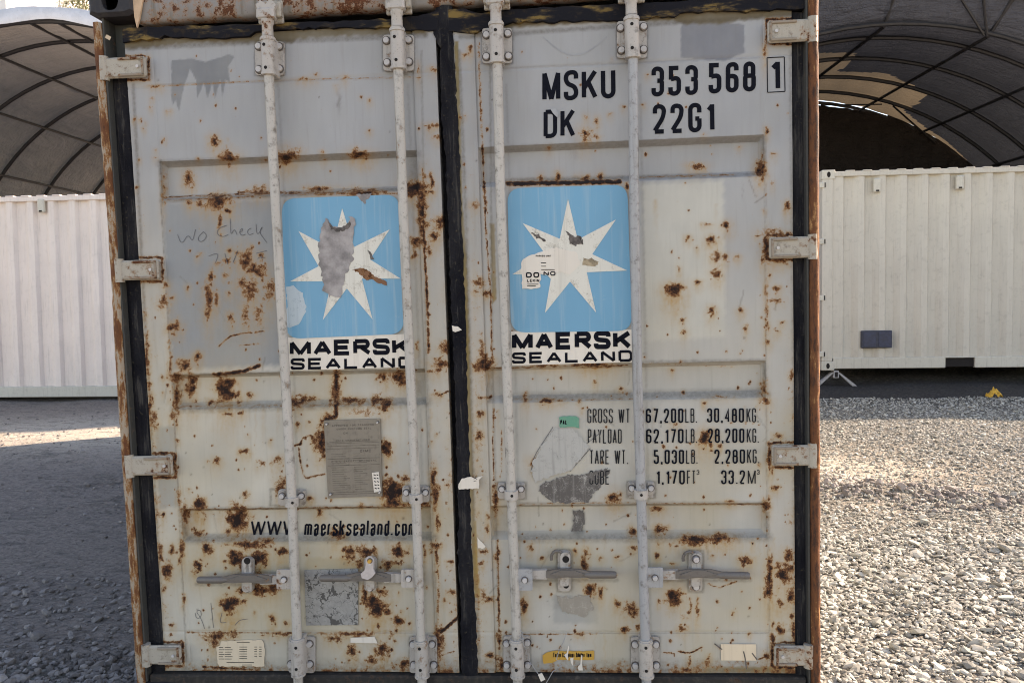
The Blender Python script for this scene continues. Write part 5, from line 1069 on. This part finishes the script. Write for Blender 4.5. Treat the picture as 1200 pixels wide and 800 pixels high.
# folding stand
def stand(px):
    zt = ZR-.002; x = PW(px, 440, 7.45)[0]; zg = float(gz(x, 7.5)); t = thing('jack_stand', 'small grey folding trestle under the cream container corner', 'stand', (x, 7.56, zg)); h = zt-zg; m = M['hardb']
    MB().box(-.035, .035, -.05, .05, h-.10, h-.002, .006).build('head', m, t); MB().box(-.018, .018, -.054, -.05, h-.085, h-.02).build('slot', M['hole'], t)
    for s in (-1, 1):
        w_ = .245; mb = MB(); mb.add([(s*.012, -.03, h-.02), (s*.055, -.03, h-.03), (s*(w_+.03), -.03, 0), (s*(w_-.03), -.03, 0), (s*.012, .03, h-.02), (s*.055, .03, h-.03), (s*(w_+.03), .03, 0), (s*(w_-.03), .03, 0)], [(0,1,2,3),(4,7,6,5),(0,4,5,1),(1,5,6,2),(2,6,7,3),(3,7,4,0)]); mb.build('leg', m, t)
    return t
stand(982)
# more stacked boxes of dark behind the gap: rear support of the raised container
for xx in (XL+.3, XL+11.6):
    z0 = float(gz(xx, 9.7)); o = MB().box(-.15, .15, -.1, .1, 0, ZR-z0, .01).build('timber_block', M['sill']); o.location = (xx, 9.75, z0); tag(o, 'dark timber block under the back of the cream container, '+('left' if xx < XL+2 else 'right')+' end', 'block')
# crumpled yellow leaf-like rag
a = PW(1165, 466, 6.55); zg = float(gz(a[0], 6.55)); rg = np.random.default_rng(4); V = []; n = 9
for i in range(n):
    for j in range(n): u, v = i/(n-1)*2-1, j/(n-1)*2-1; rr = 1-.25*rg.random(); V.append((.10*u*rr, .05*v*rr, max(0, .085*(1-abs(u)**1.5)*(1-v*v*.6)+rg.normal(0, .02))))
rag = mesh_obj('crumpled_rag', V, [(i*n+j, (i+1)*n+j, (i+1)*n+j+1, i*n+j+1) for i in range(n-1) for j in range(n-1)], plain('ochre_cloth', (.62, .36, .05), .8, .35, 30)); rag.location = (a[0], 6.55, zg+.01)
tag(rag, 'crumpled yellow-orange rag lying on the dark ground before the cream container', 'rag')

# ------------------------------------------------------------------ arched fabric shelters
M['fabL'] = None
def fabric(name, col, tr, scale=1.0, tint=(1, .93, .84)):
    s = NB(name); n = s.noise(1.6*scale, 4, .6); wv = s.noise(1, 4, .6, s.mapp((1.2, 9, 9)), .6)
    c = s.mix(s.step(n, .3, .7), tuple(x*.8 for x in col), col); c = s.mix(s.step(wv, .45, .8, 0, .35), c, tuple(x*.6 for x in col))
    wr = s.noise(1, 5, .65, s.mapp((3, .9, 3)), 1.2); c = s.mix(s.step(wr, .5, .7, 0, .3), c, tuple(x*1.5 for x in col)); s.out(c, .75, 0, .2); s.bump(s.math('ADD', wv, wr), 1.0, .10)
    t = s.n.new('ShaderNodeBsdfTranslucent'); s.set(t.inputs[0], tuple(x*y for x, y in zip((tr, tr, tr), tint)))
    ad = s.n.new('ShaderNodeAddShader'); o = s.n['Material Output']; s.l.new(s.b.outputs[0], ad.inputs[0]); s.l.new(t.outputs[0], ad.inputs[1]); s.l.new(ad.outputs[0], o.inputs[0]); return s.m
M['fabL'] = fabric('grey_brown_tarp', (.21, .195, .18), .040)
M['fabR'] = fabric('charcoal_shade_tarp', (.066, .070, .088), .005, 1, (.9, 1, 1.2))
M['fabT'] = fabric('tan_lit_tarp', (.21, .17, .125), .035, 1.2, (1, .82, .58))  # stands for light falling on the charcoal cover
M['fabE'] = fabric('black_end_tarp', (.034, .028, .027), .0)
M['rim'] = plain('white_tarp_hem', (.66, .67, .70), .5, .1, 6)
M['rib'] = plain('dark_steel_tube', (.022, .021, .024), .5, .3, 10)
def shelter(label, x0, yaw, Rr, zc, ys, purl, fab, tanpx=None, nseg=64, sub=6):
    r = thing('arched_shelter', label, 'shelter', (x0, ys[0], 0), None)
    def pt(a, y, dr=0.0, off=0.0):
        t = y; rr = Rr+dr+(.45*(10-y)/.4 if x0 > 0 and y < 10 else 0); z = zc+rr*math.sin(R(a)); X = x0+math.sin(yaw)*t+math.cos(yaw)*rr*math.cos(R(a)); Y = math.cos(yaw)*t-math.sin(yaw)*rr*math.cos(R(a)); return (X-x0, Y-ys[0], z)
    A = np.linspace(-12, 192, nseg+1)
    def arc(y, rad, name='rib', dr=-.03, a0=-10, a1=190):
        aa = np.linspace(a0, a1, 49); mb = MB(); mb.tube([pt(a, y, dr) for a in aa], rad, 8, False); return mb.build(name, M['rib'], r, True)
    # cover, sagging a little between the hoops
    yy = []
    for p, q in zip(ys[:-1], ys[1:]): yy += list(np.linspace(p, q, sub)[:-1])
    yy.append(ys[-1]); V = []
    for y in yy:
        k = [i for i in range(len(ys)-1) if ys[i] <= y+1e-6][-1] if y < ys[-1] else len(ys)-2; f = (y-ys[k])/(ys[k+1]-ys[k]); sg = .07*math.sin(math.pi*min(1, max(0, f)))
        for a in A: V.append(pt(a, y, .02-sg+.012*math.sin(a*.9+y*3)*math.sin(a*.23)))
    n = len(A); Fc = [(i*n+j, i*n+j+1, (i+1)*n+j+1, (i+1)*n+j) for i in range(len(yy)-1) for j in range(n-1)]
    T = []
    if tanpx:
        W3 = np.array(V)+np.array([x0, ys[0], 0])-CAM; zz = W3@FW; PX, PY = 600+F*(W3@RW)/zz, 400-F*(W3@UW)/zz
        def inp(x, y, pl):
            c = False
            for (xa, ya), (xb, yb) in zip(pl, pl[1:]+pl[:1]):
                if (ya > y) != (yb > y) and x < (xb-xa)*(y-ya)/(yb-ya)+xa: c = not c
            return c
        keep = []
        for f in Fc:
            cx_, cy_ = sum(PX[list(f)])/4, sum(PY[list(f)])/4; (T if any(inp(cx_, cy_, p) for p in tanpx) else keep).append(f)
        Fc = keep
    mesh_obj('fabric_cover', V, Fc, fab, r, True)
    if T: mesh_obj('tan_lit_patch', V, T, M['fabT'], r, True)  # patches of light on the cover, given as paler tan cloth
    for y in ys: arc(y, .038)
    for a in purl:
        mb = MB(); mb.tube([pt(a, y, -.055) for y in np.linspace(ys[0], ys[-1], 12)], .028, 8); mb.build('purlin', M['rib'], r, True)
    return r, pt
yl = [10, 10.98, 12.39, 13.84, 15.43, 17.05, 18.7, 20.3]
sL, pL = shelter('open arched shelter with grey-brown fabric and a white hem over the pinkish-white container', -8.81, .02, 4.77, 1.63, yl, [84.3, 107, 124, 142, 66, 48, 30, 90.5], M['fabL'])
# white hem
V = []; AA = np.linspace(-12, 192, 70)
for a in AA: V += [pL(a, 9.9, -.04-.02*math.sin(a*.35)), pL(a, 9.86, .17+.01*math.sin(a*.5)), pL(a, 10.15, .19)]
mesh_obj('fabric_hem', V, [(3*i+k, 3*i+3+k, 3*i+4+k, 3*i+1+k) for i in range(len(AA)-1) for k in (0, 1)], M['rim'], sL, True)
yr = [9.6, 10, 10.64, 11.7, 12.81, 13.82, 14.64]
sR, pR = shelter('dark arched fabric shelter with tan-coloured light patches and a black end curtain behind the cream container', 6.19, -.06, 5.77, .02, yr, [75.5, 92, 61.5, 47, 108, 125, 145, 30, 15], M['fabR'], [[(820,84),(960,83),(1040,86),(1089,110),(1076,121),(1060,130),(1085,150),(1110,166),(1142,196),(1128,196),(1095,167),(1050,143),(1005,128),(960,122),(820,122)], [(820,64),(1003,62),(990,80),(950,92),(820,92)]], 300, 18)
# brace in the first bay
def seg(r, pt, a0, y0, a1, y1, rad=.02, dr=-.08, nm='brace'): MB().tube([pt(a0, y0, dr), pt(a1, y1, dr)], rad, 6).build(nm, M['rib'], r, True)
seg(sR, pR, 84, 9.6, 76.5, 10); seg(sR, pR, 80, 9.6, 76, 10, .02)
seg(sR, pR, 72, 13.82, 57, 14.64, .018); seg(sR, pR, 84, 14.64, 74, 13.9, .014); seg(sR, pR, 50, 14.6, 30, 14.3, .016)
# end curtain, gathered into folds, hung a hand below the hoop
V = []; n = 260; aa = np.linspace(-4, 184, n)
for i, a in enumerate(aa):
    for j in range(9):
        u = j/8; top = pR(a, 14.60, -.03-.07*max(0, math.sin(R((a-70)*180/26))) if 70 < a < 96 else .015); z = top[2]*(1-u)+(.2)*u; x = top[0]*(1-u*.15); V.append((x, top[1]-.03*(u>0)+(.035*math.sin(a*1.1+u*2)+.02*math.sin(a*2.7))*(.5+u), z))
mesh_obj('end_curtain', V, [(i*9+j, i*9+j+1, (i+1)*9+j+1, (i+1)*9+j) for i in range(n-1) for j in range(8)], M['fabE'], sR, True)

# ------------------------------------------------------------------ tree and white block beyond the left shelter
a = PW(97, 4, 34); tr = thing('eucalyptus_tree', 'pale dusty-leaved tree rising behind the white hem of the left shelter', 'tree', (a[0], 34, .35))
hgt = a[2]; mb = MB(); mb.tube([(0, 0, 0), (.1, 0, hgt*.4), (-.1, .1, hgt*.75), (.05, 0, hgt+1.2)], [.28, .22, .14, .03], 10)
rg = np.random.default_rng(9)
for k in range(9):
    h0 = hgt*(.5+.05*k); an = k*2.4; mb.tube([(0, 0, h0), (.6*math.cos(an), .6*math.sin(an), h0+.6), (1.1*math.cos(an), 1.1*math.sin(an), h0+1.3)], [.09, .05, .015], 6)
mb.build('trunk', plain('pale_bark', (.32, .29, .25), .9), tr, True)
n = 5200; cl_ = rg.normal(0, 1, (70, 3))*np.array([.55, .55, 1.5])+np.array([0, 0, hgt-.6]); c = cl_[rg.integers(0, 70, n)]+rg.normal(0, .22, (n, 3)); V = np.empty((n, 4, 3)); d1 = rg.normal(0, 1, (n, 3)); d1 /= np.linalg.norm(d1, axis=1)[:, None]; d2 = np.cross(d1, rg.normal(0, 1, (n, 3))); d2 /= np.linalg.norm(d2, axis=1)[:, None]
s = rg.uniform(.05, .09, (n, 1)); V[:, 0] = c-d1*s; V[:, 1] = c+d2*s*.35; V[:, 2] = c+d1*s; V[:, 3] = c-d2*s*.35
np_mesh('crown', V.reshape(-1, 3), np.arange(4*n).reshape(-1, 4), plain('dusty_leaf', (.16, .17, .085), .6, .4, 3), tr, False)
a = PW(7.5, 10, 30); wt = thing('white_building', 'white flat-roofed building corner just showing at the top left', 'building', (a[0]-6, 30, .35))
MB().box(0, 6, 0, 8, 0, a[2]+2.5, .02).build('wall', plain('white_render', (.82, .80, .78), .7, .06, 4), wt); MB().box(-.1, 6.02, -.05, 8.1, a[2]+2.5, a[2]+2.7, .02).build('roof', plain('roof_edge', (.6, .6, .6), .7), wt)
